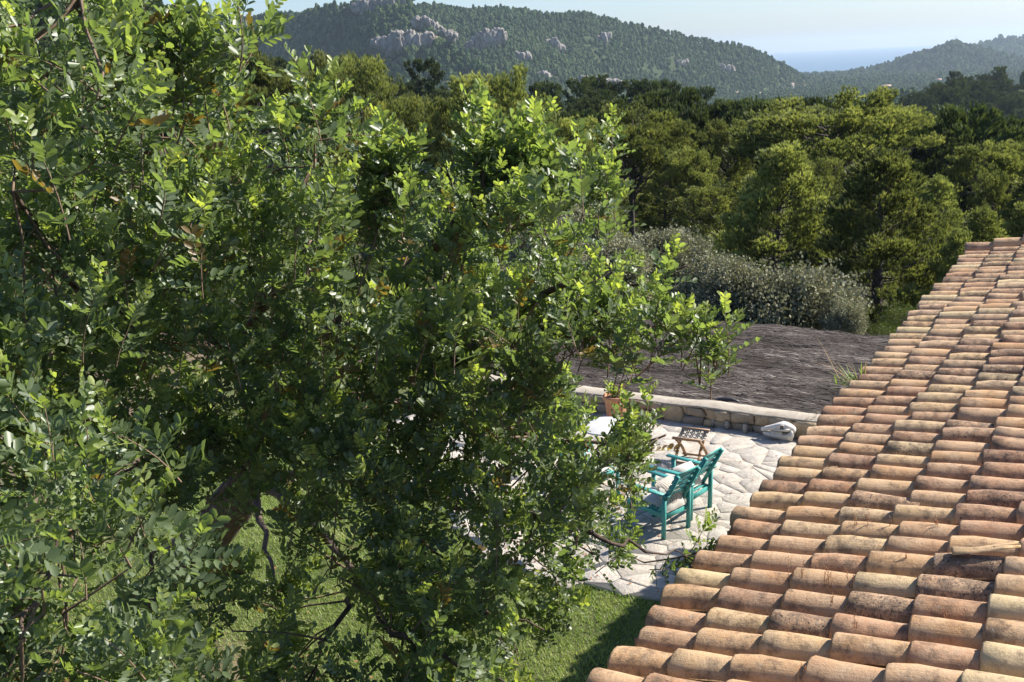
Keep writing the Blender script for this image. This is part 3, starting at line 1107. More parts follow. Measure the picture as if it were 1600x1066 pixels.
# ------------------------------------------------------------------ grey-leaved bushes behind the canopy
def make_bush(seed, mat, n_clump=90, per=46, leaf=(0.085, 0.024), R=1.0, flat=0.8, shoots=True):
    g_ = np.random.default_rng(seed)
    stem, fol = Geo(), Geo()
    nl_ = 17
    lc = unit(g_.normal(size=(nl_, 3)))
    lc[:, 2] = np.abs(lc[:, 2]) * 0.95
    lc = lc * g_.uniform(0.40, 0.66, (nl_, 1))
    li = g_.integers(0, nl_, n_clump)
    lr = g_.uniform(0.26, 0.44, nl_)
    pd = unit(g_.normal(size=(n_clump, 3)) + np.array([0, 0, 0.35]))
    pc = lc[li] + pd * lr[li][:, None] * g_.uniform(0.75, 1.08, (n_clump, 1))
    pc[:, 2] = np.maximum(pc[:, 2] * flat, -0.1)
    for k in range(0, n_clump, 2):
        e = pc[k] * 0.95
        stem.tube(np.array([[0, 0, -0.15], e * 0.45 + [0, 0, 0.10], e]), [0.035, 0.02, 0.006], 4, cap=False)
    Ct, Dt = [], []
    for k in range(n_clump):
        m = per
        p = unit(g_.normal(size=(m, 3))) * g_.uniform(0.2, 1, (m, 1)) ** 0.6 * 0.17
        up = unit(pd[k] + np.array([0, 0, 0.35]))
        p = p + up * g_.uniform(-0.1, 0.14, (m, 1))
        Ct.append(pc[k] + p)
        Dt.append(unit(unit(p) + up * 0.35 + 0.9 * g_.normal(size=(m, 3))))
    C, D = np.concatenate(Ct), np.concatenate(Dt)
    n = len(C)
    s = unit(np.cross(D, unit(g_.normal(size=(n, 3)))))
    l = leaf[0] * g_.uniform(0.7, 1.3, (n, 1))
    w = leaf[1] * g_.uniform(0.8, 1.2, (n, 1))
    V = np.stack([C, C + D * l * 0.5 - s * w, C + D * l, C + D * l * 0.5 + s * w], 1).reshape(-1, 3)
    i = np.arange(n)[:, None] * 4
    fol.put(V, np.concatenate([i, i + 1, i + 2, i + 3], 1), np.repeat(g_.uniform(0, 1, n), 4))
    return stem.mesh('bush_stems', MAT['bark'], True), fol.mesh('bush_foliage', mat, False, True)


OLV = [make_bush(31, MAT['olive'], 420, 70, (0.046, 0.021)), make_bush(32, MAT['olive'], 420, 70, (0.048, 0.022))]
SCR = make_bush(33, MAT['scrub'], 120, 60, (0.06, 0.006))


def plant_bush(meshes, name, px, ytop, ybot, wpx, d, label, cat, group=None):
    top = at(px, ytop, d)
    R_ = wpx * d / FPX / 2
    h = (ybot - ytop) / FPX * d
    zb = float(terrain(top[0:1], top[1:2])[0])
    kz = R_ * 1.1
    zc = max(zb - 0.1, top[2] - kz * 0.84)
    kz = (top[2] - zc) / 0.84
    t = thing(name, label, cat, (top[0], top[1], zb), random.uniform(0, 6.28), group)
    off = zc - zb
    add('stems', meshes[0], t, (0, 0, off), (0, 0, 0), (R_, R_, kz))
    f = add('foliage', meshes[1], t, (0, 0, off), (0, 0, 0), (R_, R_, kz))
    f['kind'] = 'stuff'
    if off > 0.5 * R_:
        f = add('foliage', meshes[1], t, (0, 0, max(0.0, off - 0.85 * R_)), (0, 0, 2.1), (R_ * 1.04, R_ * 1.04, kz))
        f['kind'] = 'stuff'
    if off > 0.4:
        g = Geo()
        g.tube(np.array([[0, 0, -0.2], [0.08, 0.04, off * 0.5], [0, 0, off + 0.3]]), [0.16, 0.12, 0.08], 7)
        add('trunk', g.mesh('bush_trunk', MAT['bark'], True), t)


BG = 'grey-leaved wild olives behind the brushwood canopy'
for args in [
    (OLV[0], 'wild_olive', 1245, 408, 540, 215, 29, 'large silver-grey wild olive rising over the far edge of the brushwood canopy', 'bush', BG),
    (OLV[1], 'wild_olive', 1130, 400, 520, 150, 30, 'grey wild olive behind the canopy, under the feathery pine', 'bush', BG),
    (OLV[0], 'wild_olive', 1045, 352, 470, 150, 37, 'dull olive-grey bush below the leaning pine trunk', 'bush', BG),
    (OLV[1], 'wild_olive', 965, 372, 520, 130, 32, 'grey bush beside the right edge of the carob crown', 'bush', BG),
    (OLV[0], 'wild_olive', 900, 312, 420, 140, 42, 'pale grey bush at the foot of the yellowish young pine', 'bush', BG),
    (OLV[1], 'wild_olive', 850, 350, 480, 130, 36, 'grey bush mostly hidden behind the carob crown', 'bush', BG),
    (OLV[1], 'wild_olive', 1320, 470, 545, 80, 27.5, 'small grey bush at the right end of the canopy edge', 'bush', BG),
    (SCR, 'scrub_bush', 1375, 500, 560, 90, 29, 'low bright green scrub between the canopy corner and the roof', 'bush', 'green scrub by the canopy corner'),
    (SCR, 'scrub_bush', 1095, 365, 440, 90, 38, 'yellow-green shrub among the grey bushes', 'bush', 'green scrub by the canopy corner'),
    (SCR, 'scrub_bush', 1430, 470, 560, 110, 31, 'dark green scrub in shade under the broad dark pine', 'bush', 'green scrub by the canopy corner'),
]:
    plant_bush(*args)
UNDER = [o for o in bpy.data.objects if o.name.startswith('foliage')]


# ------------------------------------------------------------------ masses of plants: undergrowth and the wood too thick to count
def plant_mass(name, label, P3, sizes, picks, sources, seed):
    g_ = np.random.default_rng(seed)
    n = len(P3)
    me = bpy.data.meshes.new(name)
    me.vertices.add(n)
    me.vertices.foreach_set('co', P3.astype(np.float32).ravel())
    for nm, vals in (('size', sizes), ('turn', np.column_stack([np.zeros(n), np.zeros(n), g_.uniform(0, 6.28, n)]))):
        at_ = me.attributes.new(nm, 'FLOAT_VECTOR', 'POINT')
        at_.data.foreach_set('vector', vals.astype(np.float32).ravel())
    at_ = me.attributes.new('pick', 'INT', 'POINT')
    at_.data.foreach_set('value', picks.astype(np.int32))
    me.update()
    o = add(name, me)
    o['kind'] = 'stuff'
    o['label'] = label
    ng = bpy.data.node_groups.new(name, 'GeometryNodeTree')
    ng.interface.new_socket('Geometry', in_out='INPUT', socket_type='NodeSocketGeometry')
    ng.interface.new_socket('Geometry', in_out='OUTPUT', socket_type='NodeSocketGeometry')
    N, L = ng.nodes, ng.links
    gi, go = N.new('NodeGroupInput'), N.new('NodeGroupOutput')
    join = N.new('GeometryNodeJoinGeometry')
    for x in sources:
        oi = N.new('GeometryNodeObjectInfo')
        oi.inputs['Object'].default_value = x
        oi.inputs['As Instance'].default_value = True
        L.new(oi.outputs['Geometry'], join.inputs[0])
    iop = N.new('GeometryNodeInstanceOnPoints')
    L.new(gi.outputs[0], iop.inputs['Points'])
    L.new(join.outputs[0], iop.inputs['Instance'])
    iop.inputs['Pick Instance'].default_value = True
    for nm, sk, ty in (('size', 'Scale', 'FLOAT_VECTOR'), ('turn', 'Rotation', 'FLOAT_VECTOR'), ('pick', 'Instance Index', 'INT')):
        na_ = N.new('GeometryNodeInputNamedAttribute')
        na_.data_type = ty
        na_.inputs['Name'].default_value = nm
        if sk == 'Rotation':
            er = N.new('FunctionNodeEulerToRotation')
            L.new(na_.outputs['Attribute'], er.inputs[0])
            L.new(er.outputs[0], iop.inputs[sk])
        else:
            L.new(na_.outputs['Attribute'], iop.inputs[sk])
    L.new(iop.outputs[0], go.inputs[0])
    md = o.modifiers.new('plants', 'NODES')
    md.node_group = ng


def undergrowth():
    g_ = np.random.default_rng(61)
    n = 5200
    r = np.sqrt(g_.uniform(24 ** 2, 118 ** 2, n))
    a = g_.uniform(-RAD(40), RAD(36), n)
    P = np.stack([r * np.sin(a), r * np.cos(a)], -1)
    q = (P - W0) @ WN
    dens = fbm(P, 1 / 9.0, 3, 19) + 0.12
    P = P[(q > 8.5) & (dens > 0)]
    n = len(P)
    z = terrain(P[:, 0], P[:, 1]) - 0.05
    s = g_.uniform(0.45, 1.3, (n, 1)) * np.column_stack([np.ones(n), np.ones(n), g_.uniform(0.6, 1.15, n)])
    src = [next(x for x in UNDER if x.data == OLV[0][1]), next(x for x in UNDER if x.data == SCR[1])]
    plant_mass('undergrowth', 'low scrub covering the slope between the pines', np.column_stack([P, z]), s, g_.uniform(size=n) < 0.3, src, 62)


undergrowth()


def thick_wood():
    g_ = np.random.default_rng(63)
    n = len(NEAR_REST)
    f = NEAR_REST[:, 3:4] / 5.6 * 1.12
    s = f * np.column_stack([np.ones(n), np.ones(n), g_.uniform(0.8, 1.2, n)])
    src = []
    for p in FARP:
        src.append(next(o for o in bpy.data.objects if o.name.startswith('crown') and o.data == p['crown']))
    P = NEAR_REST[:, :3].copy()
    P[:, 2] -= 0.9
    plant_mass('thick_wood', 'thick dark pine wood on the nearer slopes of the valley', P, s, g_.integers(0, 3, n), src, 64)


thick_wood()


# ------------------------------------------------------------------ garden ground, lawn
TERRACE = [(0.40, 12.50), (0.71, 12.46), (1.26, 12.04), (1.62, 11.90), (4.6, 10.2), (8.15, 15.05), (5.85, 16.42), (-1.2, 20.66), (-2.6, 18.4), (-1.3, 15.4), (-0.45, 13.4)]


def in_poly(P, poly):
    x, y = P[:, 0], P[:, 1]
    r = np.zeros(len(P), bool)
    n = len(poly)
    for i in range(n):
        (x1, y1), (x2, y2) = poly[i], poly[(i + 1) % n]
        r ^= ((y1 > y) != (y2 > y)) & (x < (x2 - x1) * (y - y1) / (y2 - y1 + 1e-12) + x1)
    return r


def wall_pt(s, n=0.0):
    return W0 + WD * s + WN * n


def lawn_mask(P):
    m = fbm(P, 0.55, 3, 3) * 0.5
    bare = np.exp(-(((P[:, 0] + 3.6) / 1.5) ** 2 + ((P[:, 1] - 9.8) / 1.6) ** 2)) * 1.3
    left = 1 / (1 + np.exp((P[:, 0] + 6.0 + m) * 2.2))
    return np.clip(1.25 - bare - left * 1.2 + m * 0.5, 0, 1)


def build_garden():
    s = np.linspace(-34, 12, 93)
    n = np.concatenate([np.linspace(-26, -2, 60), np.linspace(-1.6, 0.48, 8)])
    S_, N_ = np.meshgrid(s, n)
    P = W0 + S_[..., None] * WD + N_[..., None] * WN
    flat = P.reshape(-1, 2)
    z = np.zeros(len(flat))
    away = ~in_poly(flat, TERRACE)
    z += 0.03 * fbm(flat, 0.4, 3, 8) * away - 0.012
    V = np.column_stack([flat, z])
    nc = len(s)
    i = np.arange(len(n) - 1)[:, None] * nc
    j = np.arange(nc - 1)[None]
    Q = np.stack([i + j, i + j + 1, i + nc + j + 1, i + nc + j], -1).reshape(-1, 4)
    g = Geo()
    g.put(V, Q, lawn_mask(flat) * 0.8)
    o = add('garden_ground', g.mesh('garden_ground', MAT['garden'], True, True))
    o['kind'] = 'structure'
    # grass
    g_ = np.random.default_rng(5)
    n = 210000
    P = np.column_stack([g_.uniform(-7.5, 2.2, n), g_.uniform(7.4, 17.5, n)])
    keep = ~in_poly(P, TERRACE) & (g_.uniform(size=n) < lawn_mask(P) ** 1.6)
    pp = proj(np.column_stack([P, np.zeros(n)]))
    keep &= (pp[:, 0] > -60) & (pp[:, 0] < 1120) & (pp[:, 1] > 700) & (pp[:, 1] < 1180)
    P = P[keep]
    n = len(P)
    h = g_.uniform(0.025, 0.06, n)
    az = g_.uniform(0, 6.28, n)
    lean = g_.uniform(0.2, 1.0, n)
    dd = np.column_stack([np.cos(az) * lean, np.sin(az) * lean, np.ones(n)]) * h[:, None]
    sd = np.column_stack([-np.sin(az), np.cos(az), np.zeros(n)]) * g_.uniform(0.004, 0.0075, n)[:, None]
    B = np.column_stack([P, 0.02 * fbm(P, 0.4, 3, 8) - 0.01])
    V = np.stack([B - sd, B + sd, B + dd], 1).reshape(-1, 3)
    i = np.arange(n)[:, None] * 3
    g = Geo()
    patch = np.clip(0.45 + 0.35 * fbm(P, 1.6, 3, 31) + g_.normal(size=n) * 0.16, 0, 1)
    g.put(V, np.concatenate([i, i + 1, i + 2], 1), np.repeat(patch, 3))
    o = add('lawn_grass', g.mesh('lawn_grass', MAT['grass'], False, True))
    o['kind'] = 'stuff'
    o['label'] = 'short green lawn grass beside the stone terrace'
    # leaf litter on the bare soil
    n = 2600
    P = np.column_stack([g_.uniform(-7, -1.2, n), g_.uniform(7.5, 14, n)])
    P = P[g_.uniform(size=n) > lawn_mask(P) * 0.9]
    n = len(P)
    az = g_.uniform(0, 6.28, n)
    u = np.column_stack([np.cos(az), np.sin(az), g_.uniform(-.3, .3, n)]) * 0.028
    w = np.column_stack([-np.sin(az), np.cos(az), g_.uniform(-.3, .3, n)]) * 0.016
    B = np.column_stack([P, np.full(n, 0.022)])
    V = np.stack([B - u, B - w, B + u, B + w], 1).reshape(-1, 3)
    i = np.arange(n)[:, None] * 4
    g = Geo()
    g.put(V, np.concatenate([i, i + 1, i + 2, i + 3], 1), np.repeat(g_.uniform(0, 1, n), 4))
    o = add('leaf_litter', g.mesh('leaf_litter', MAT['rust_stalk'], False, True))
    o['kind'] = 'stuff'
    o['label'] = 'dry brown fallen leaves on bare soil under the carob'


build_garden()


# ------------------------------------------------------------------ terrace paving: every flagstone its own piece
def clip_half(poly, p, nrm):
    out = []
    for i in range(len(poly)):
        a, b = poly[i], poly[(i + 1) % len(poly)]
        da, db = (a - p) @ nrm, (b - p) @ nrm
        if da <= 0:
            out.append(a)
        if da * db < 0:
            out.append(a + (b - a) * (da / (da - db)))
    return out


def voronoi(pts, box, gap):
    cells = []
    for i, p in enumerate(pts):
        d = np.hypot(*(pts - p).T)
        near = np.argsort(d)[1:16]
        c = [np.array(q, float) for q in box(p)]
        for j in near:
            v = pts[j] - p
            L_ = np.linalg.norm(v)
            c = clip_half(c, p + v / 2 - v / L_ * gap / 2, v / L_)
            if len(c) < 3:
                break
        cells.append(c)
    return cells


def slab(poly, cen, z0, z1, jit, g_, inset=0.010):
    """flagstone with a softened upper edge, local coordinates"""
    P = np.array(poly) - cen
    n = len(P)
    c = P.mean(0)
    tilt = g_.normal(size=2) * 0.014
    top = c + (P - c) * (1 - inset / np.maximum(np.linalg.norm(P - c, axis=1, keepdims=True), 0.05))
    zt = z1 + top @ tilt + g_.normal(size=n) * 0.002
    zs = z1 - 0.007 + P @ tilt
    V = np.vstack([np.column_stack([P, np.full(n, z0)]), np.column_stack([P, zs]), np.column_stack([top, zt])])
    F = [(i, (i + 1) % n, n + (i + 1) % n, n + i) for i in range(n)] + [(n + i, n + (i + 1) % n, 2 * n + (i + 1) % n, 2 * n + i) for i in range(n)]
    F.append(tuple(range(2 * n, 3 * n)))
    g = Geo()
    g.put(V, F)
    return g


def build_terrace():
    g = Geo()
    poly = np.array(TERRACE)
    n = len(poly)
    V = np.vstack([np.column_stack([poly, np.full(n, -0.05)]), np.column_stack([poly, np.full(n, 0.029)])])
    g.put(V, [tuple(range(n, 2 * n))] + [(i, (i + 1) % n, n + (i + 1) % n, n + i) for i in range(n)])
    base = add('terrace', g.mesh('terrace', MAT['joint']))
    if base.data.polygons[0].normal.z < 0:
        base.data.flip_normals()
    base['kind'] = 'structure'
    g_ = np.random.default_rng(21)
    pts = []
    st = 0.36
    for a in np.arange(-14, 14, st * 0.80):
        for b in np.arange(-14, 14, st * 1.25):
            k = round(a / (st * 0.8))
            u = a + g_.uniform(-0.20, 0.20)
            v = b + (k % 2) * st * 0.62 + g_.uniform(-0.30, 0.30)
            pts.append(np.array([3.0, 14.5]) + WD * v + WN * u)
    pts = np.array(pts)
    ins = in_poly(pts, TERRACE)
    big = np.array([in_poly(pts + np.array([math.cos(t), math.sin(t)]) * 0.6, TERRACE) for t in np.linspace(0, 6.28, 8)]).any(0)
    use = pts[ins | big]
    inn = ins[ins | big]
    cells = voronoi(use, lambda p: [p + np.array(q) for q in ((-.55, -.55), (.55, -.55), (.55, .55), (-.55, .55))], 0.009)
    k = 0
    items = []
    for p, c, i_ in zip(use, cells, inn):
        if not i_ or len(c) < 3:
            continue
        # keep the stones inside the terrace outline, roughly
        pr = proj(np.array([p[0], p[1], 0.03]))
        vis = (-40 < pr[0] < 1640) and (600 < pr[1] < 1100)
        items.append((not vis, pr[2], p, c))
    items.sort(key=lambda t: (t[0], t[1]))
    rest = Geo()
    for q, (nv, dist, p, c) in enumerate(items):
        gs = slab(c, p, 0.0, 0.034 + g_.uniform(-0.004, 0.006), 0, g_)
        if q < 290 and not nv:
            o = add('paver', gs.mesh('paver', MAT['paver']), base, (p[0], p[1], 0.0))
        else:
            rest.put(gs.v[0] + np.array([p[0], p[1], 0]), [f for F in gs.f for f in F.tolist()] if False else gs.f[0])
            for F in gs.f[1:]:
                rest.f.append(F + rest.n - len(gs.v[0]))
    if rest.n:
        o = add('paver_remainder', rest.mesh('paver_remainder', MAT['paver']), base)
        o['kind'] = 'stuff'


build_terrace()


def fallen_leaves():
    g_ = np.random.default_rng(91)
    P = np.column_stack([g_.uniform(-1.5, 6.5, 900), g_.uniform(10.5, 20, 900)])
    P = P[in_poly(P, TERRACE)]
    P = P[g_.uniform(size=len(P)) < np.exp(-np.maximum(0, P[:, 0] - 0.5) * 0.45)]
    n = len(P)
    az = g_.uniform(0, 6.28, n)
    u = np.column_stack([np.cos(az), np.sin(az), g_.uniform(-.25, .25, n)]) * 0.026
    w = np.column_stack([-np.sin(az), np.cos(az), g_.uniform(-.25, .25, n)]) * 0.014
    B = np.column_stack([P, np.full(n, 0.05)])
    V = np.stack([B - u, B - w, B + u, B + w], 1).reshape(-1, 3)
    i = np.arange(n)[:, None] * 4
    g = Geo()
    g.put(V, np.concatenate([i, i + 1, i + 2, i + 3], 1), np.repeat(g_.uniform(0, 1, n), 4))
    o = add('fallen_leaves', g.mesh('fallen_leaves', MAT['rust_stalk'], False, True))
    o['kind'] = 'stuff'
    o['label'] = 'a few dry fallen leaves scattered on the stone terrace'


fallen_leaves()


# ------------------------------------------------------------------ low stone wall
def rough_stone(w, h, d, seed, nseg=4):
    """rounded, slightly irregular block"""
    g_ = np.random.default_rng(seed)
    nu, nv = 10, 6
    u = np.linspace(0, 2 * np.pi, nu, endpoint=False) + 0.3
    v = np.linspace(-np.pi / 2, np.pi / 2, nv)
    U_, V_ = np.meshgrid(u, v)
    sg = lambda t, e: np.sign(t) * np.abs(t) ** e
    P = np.stack([sg(np.cos(V_), .42) * sg(np.cos(U_), .42) * w / 2, sg(np.cos(V_), .42) * sg(np.sin(U_), .55) * d / 2, sg(np.sin(V_), .42) * h / 2], -1).reshape(-1, 3)
    P *= 1 + 0.14 * lattice_noise(P + seed * 3.7, 9.0, seed)[:, None] + 0.05 * g_.normal(size=(len(P), 1))
    P[:, 0] += P[:, 2] * g_.normal() * 0.22
    i = np.arange(nv - 1)[:, None] * nu
    j = np.arange(nu)[None]
    Q = np.stack([i + j, i + (j + 1) % nu, i + nu + (j + 1) % nu, i + nu + j], -1).reshape(-1, 4)
    g = Geo()
    g.put(P, Q)
    return g


WALL_H = 0.36
WA = math.atan2(WD[1], WD[0])


def build_wall():
    s0, s1 = -5.2, 3.35
    p0 = wall_pt(s0)
    wall = thing('stone_wall', 'low wall of rough brown fieldstones with a flat pale top along the terrace edge', 'wall', (p0[0], p0[1], 0), WA)
    L_ = s1 - s0
    g = Geo()
    g.box((L_ / 2, 0.28, (WALL_H - 0.03) / 2 - 0.9), (L_, 0.36, WALL_H - 0.03 + 1.8))
    add('core', g.mesh('wall_core', MAT['mortar']), wall)
    # capping: one uneven rendered band
    g = Geo()
    n = 60
    g_ = np.random.default_rng(4)
    xs = np.linspace(-0.02, L_ + 0.02, n)
    f = 0.03 + 0.02 * fbm(np.column_stack([xs, xs * 0]), 2.0, 3, 2)
    b = 0.43 + 0.04 * fbm(np.column_stack([xs, xs * 0 + 9]), 1.5, 3, 2)
    zt = WALL_H + 0.012 * fbm(np.column_stack([xs, xs * 0 + 5]), 1.2, 3, 6)
    V = np.stack([np.column_stack([xs, f, zt - 0.03]), np.column_stack([xs, f - 0.004, zt - 0.012]), np.column_stack([xs, f + 0.02, zt]), np.column_stack([xs, (f + b) / 2, zt + 0.006]),
                  np.column_stack([xs, b, zt - 0.008]), np.column_stack([xs, b, zt - 0.08])], 1).reshape(-1, 3)
    i = np.arange(n - 1)[:, None] * 6
    j = np.arange(5)[None]
    Q = np.stack([i + j, i + j + 1, i + 7 + j, i + 6 + j], -1).reshape(-1, 4)[:, ::-1]
    g.put(V, Q)
    add('cap', g.mesh('wall_cap', MAT['cap'], True), wall)
    x, k = 0.0, 0
    while x < L_:
        w = g_.uniform(0.17, 0.40)
        if g_.uniform() < 0.22:
            h = [WALL_H - 0.028]
            w *= 1.35
        else:
            c = g_.uniform(0.42, 0.58) * (WALL_H - 0.028)
            h = [c, WALL_H - 0.028 - c]
        z = 0.0
        for m, hh in enumerate(h):
            xo = x + w / 2 + (g_.uniform(-0.06, 0.06) if m else 0)
            ww = w * g_.uniform(0.92, 1.1)
            gs = rough_stone(ww + 0.002, hh + 0.004, 0.17, k + 1)
            add('stone', gs.mesh('stone', MAT['wallstone'], True), wall, (xo, 0.078 + g_.uniform(-0.02, 0.02), z + hh / 2))
            z += hh
            k += 1
        x += w
    return wall


build_wall()


# ------------------------------------------------------------------ brushwood canopy beyond the wall
def build_canopy():
    s0, s1, n0, n1 = -5.4, 4.4, 0.47, 6.15
    zf = lambda s, n: 0.27 + 0.0 * n + 0.012 * np.sin(s * 1.7) + 0.012 * np.sin(n * 2.1 + s * 0.6)
    p0 = wall_pt(s0, n0)
    can = thing('brushwood_canopy', 'dark grey brushwood canopy roof lying beyond the low stone wall', 'canopy', (p0[0], p0[1], 0), WA)
    g_ = np.random.default_rng(8)
    wpan = 1.22
    npan = 8
    for k in range(npan):
        a = k * wpan
        # backing mat
        g = Geo()
        xs = np.linspace(a + 0.01, a + wpan - 0.01, 6)
        ys = np.linspace(0, n1 - n0, 24)
        X, Y = np.meshgrid(xs, ys)
        sag = 0.03 * np.sin((X - a) / wpan * np.pi)
        Z = zf(X, Y) + sag - 0.035
        i = np.arange(len(ys) - 1)[:, None] * 6
        j = np.arange(5)[None]
        Q = np.stack([i + j, i + j + 1, i + 7 + j, i + 6 + j], -1).reshape(-1, 4)
        g.put(np.stack([X, Y, Z], -1).reshape(-1, 3), Q, 0.12)
        # twigs laid along the wall, ends ragged over the seam
        n = 8200
        cx = a + g_.uniform(-0.03, 0.97, n) * wpan
        cy = g_.uniform(-0.06, n1 - n0 + 0.05, n)
        ln = g_.uniform(0.14, 0.55, n)
        ang = g_.normal(size=n) * 0.15 + 0.12 * fbm(np.column_stack([cx, cy]), 1.3, 2, 4)
        lump = fbm(np.column_stack([cx * 0.9, cy * 3.2]), 1.1, 3, 12)
        z = zf(cx, cy) + 0.03 * np.sin(np.clip((cx - a) / wpan, 0, 1) * np.pi) + 0.02 * lump + g_.uniform(-0.02, 0.022, n)
        dx, dy = np.cos(ang) * ln / 2, np.sin(ang) * ln / 2
        dz = g_.normal(size=n) * 0.018
        C = np.column_stack([cx, cy, z])
        D = np.column_stack([dx, dy, dz])
        wd = g_.uniform(0.0025, 0.0058, n)
        Sx = np.column_stack([-np.sin(ang), np.cos(ang), np.zeros(n)]) * wd[:, None]
        up = np.column_stack([np.zeros(n), np.zeros(n), wd * 1.3])
        V = np.stack([C - D - Sx, C - D + Sx, C - D * 0.2 + up * 1.6, C + D], 1).reshape(-1, 3)
        q = np.arange(n)[:, None] * 4
        F = np.concatenate([np.concatenate([q, q + 2, q + 3], 1), np.concatenate([q + 2, q + 1, q + 3], 1), np.concatenate([q, q + 1, q + 2], 1)])
        t = np.clip(0.45 + 0.22 * g_.normal(size=n) + 0.25 * lump, 0, 1)
        g.put(V, F[:, ::-1], np.repeat(t, 4))
        o = add('brushwood_mat', g.mesh('brushwood_mat', MAT['heather'], False, True), can)
        o['kind'] = 'stuff'
    # timber under it
    for yy in (0.25, 2.9, 5.35):
        g = Geo()
        g.bar((-0.1, yy, 0.12), (npan * wpan + 0.1, yy, 0.12), 0.09, 0.12)
        add('beam', g.mesh('canopy_beam', MAT['wood']), can)
        for xx in (0.4, 3.3, 6.3, 9.3):
            zt = -2.9
            g = Geo()
            g.bar((xx, yy, zt), (xx, yy, 0.055), 0.1, 0.1, up=(0, 1, 0))
            add('post', g.mesh('canopy_post', MAT['wood']), can)
    return can


build_canopy()
_lg = at(1136, 631, 19.4)  # dark tube added in place of a dark gap in the brushwood
g = Geo()
xs = np.linspace(-0.22, 0.22, 7)
g.tube(np.column_stack([xs, 0.03 * np.sin(xs * 9), 0.02 * np.cos(xs * 11)]), [0.025, 0.04, 0.046, 0.042, 0.045, 0.035, 0.02], 8)
_lz = 0.31
_lp = onz(1136, 626, _lz)
thing('dark_gap_tube', 'short dark tube put in for a dark gap at the near edge of the brushwood canopy', 'log', (_lp[0], _lp[1], _lz), WA, data=g.mesh('dark_gap_tube', MAT['dark_iron'], True))


# ------------------------------------------------------------------ house wing with the clay tile roof
D1 = unit(ray(1865, -10))                       # along the eave, away from the viewer
D2 = unit(ray(-2228, 880))                      # down the slope, to the left
D2 = unit(D2 - D1 * (D1 @ D2))
RN = np.cross(D2, D1)
if RN[2] < 0:
    RN = -RN
_q = ray(1042, 916)
RP0 = CAM + _q * (2.85 / -_q[2])                # crest of one eave tile
PITCH_U, EXPO = 0.2315, 0.335
ROOF_R = Matrix(((D1[0], D2[0], RN[0]), (D1[1], D2[1], RN[1]), (D1[2], D2[2], RN[2])))
if ROOF_R.determinant() < 0:
    print('roof frame is left-handed')


def roof_pt(u, v, n=0.0):
    return RP0 + D1 * u + D2 * v + RN * n


def make_tile(seed, cover=True, L=0.415, r0=0.108, r1=0.084, h0=0.092, h1=0.070, th=0.013):
    """one barrel tile. local x along the eave, y down the slope (wide end at y=0), z out of the roof"""
    g_ = np.random.default_rng(seed)
    ns = 9
    a = np.linspace(0.06, np.pi - 0.06, ns)
    ys = [0.0, -0.012, -0.12, -0.24, -0.33, -L]
    V = []
    wob = g_.normal(size=6) * 0.0022
    for i, y in enumerate(ys):
        f = -y / L
        rx, rz = r0 + (r1 - r0) * f, h0 + (h1 - h0) * f
        if i == 0:
            rx, rz = rx - 0.005, rz - 0.005
        for t in a:
            V.append([math.cos(t) * (rx + wob[i]), y + 0.004 * g_.normal() * (i == 0), math.sin(t) * (rz + wob[i]) + 0.0012 * g_.normal()])
    for i, y in enumerate((0.0, -L)):
        f = -y / L
        rx, rz = r0 + (r1 - r0) * f - th, h0 + (h1 - h0) * f - th
        for t in a:
            V.append([math.cos(t) * rx, y, math.sin(t) * rz])
    V = np.array(V)
    bend = g_.normal() * 0.006
    V[:, 2] += bend * np.sin(np.clip(-V[:, 1] / L, 0, 1) * np.pi)
    V[:, 0] += g_.normal() * 0.004 * np.sin(np.clip(-V[:, 1] / L, 0, 1) * np.pi)
    nr = len(ys)
    F = []
    for i in range(nr - 1):
        for j in range(ns - 1):
            F.append((i * ns + j, (i + 1) * ns + j, (i + 1) * ns + j + 1, i * ns + j + 1))
    b0, b1 = nr * ns, (nr + 1) * ns
    for j in range(ns - 1):
        F.append((j, j + 1, b0 + j + 1, b0 + j))
        F.append(((nr - 1) * ns + j + 1, (nr - 1) * ns + j, b1 + j, b1 + j + 1))
        F.append((b0 + j, b0 + j + 1, b1 + j + 1, b1 + j))
    F.append((0, b0, b1, (nr - 1) * ns))
    e = ns - 1
    F.append((e, (nr - 1) * ns + e, b1 + e, b0 + e))
    if not cover:
        V[:, 2] *= -1
        F = [f[::-1] for f in F]
    g = Geo()
    g.put(V, F)
    return g


TILES = [make_tile(100 + k) for k in range(7)]
TILE_M = [g.mesh('roof_tile', MAT['tile'], True) for g in TILES]


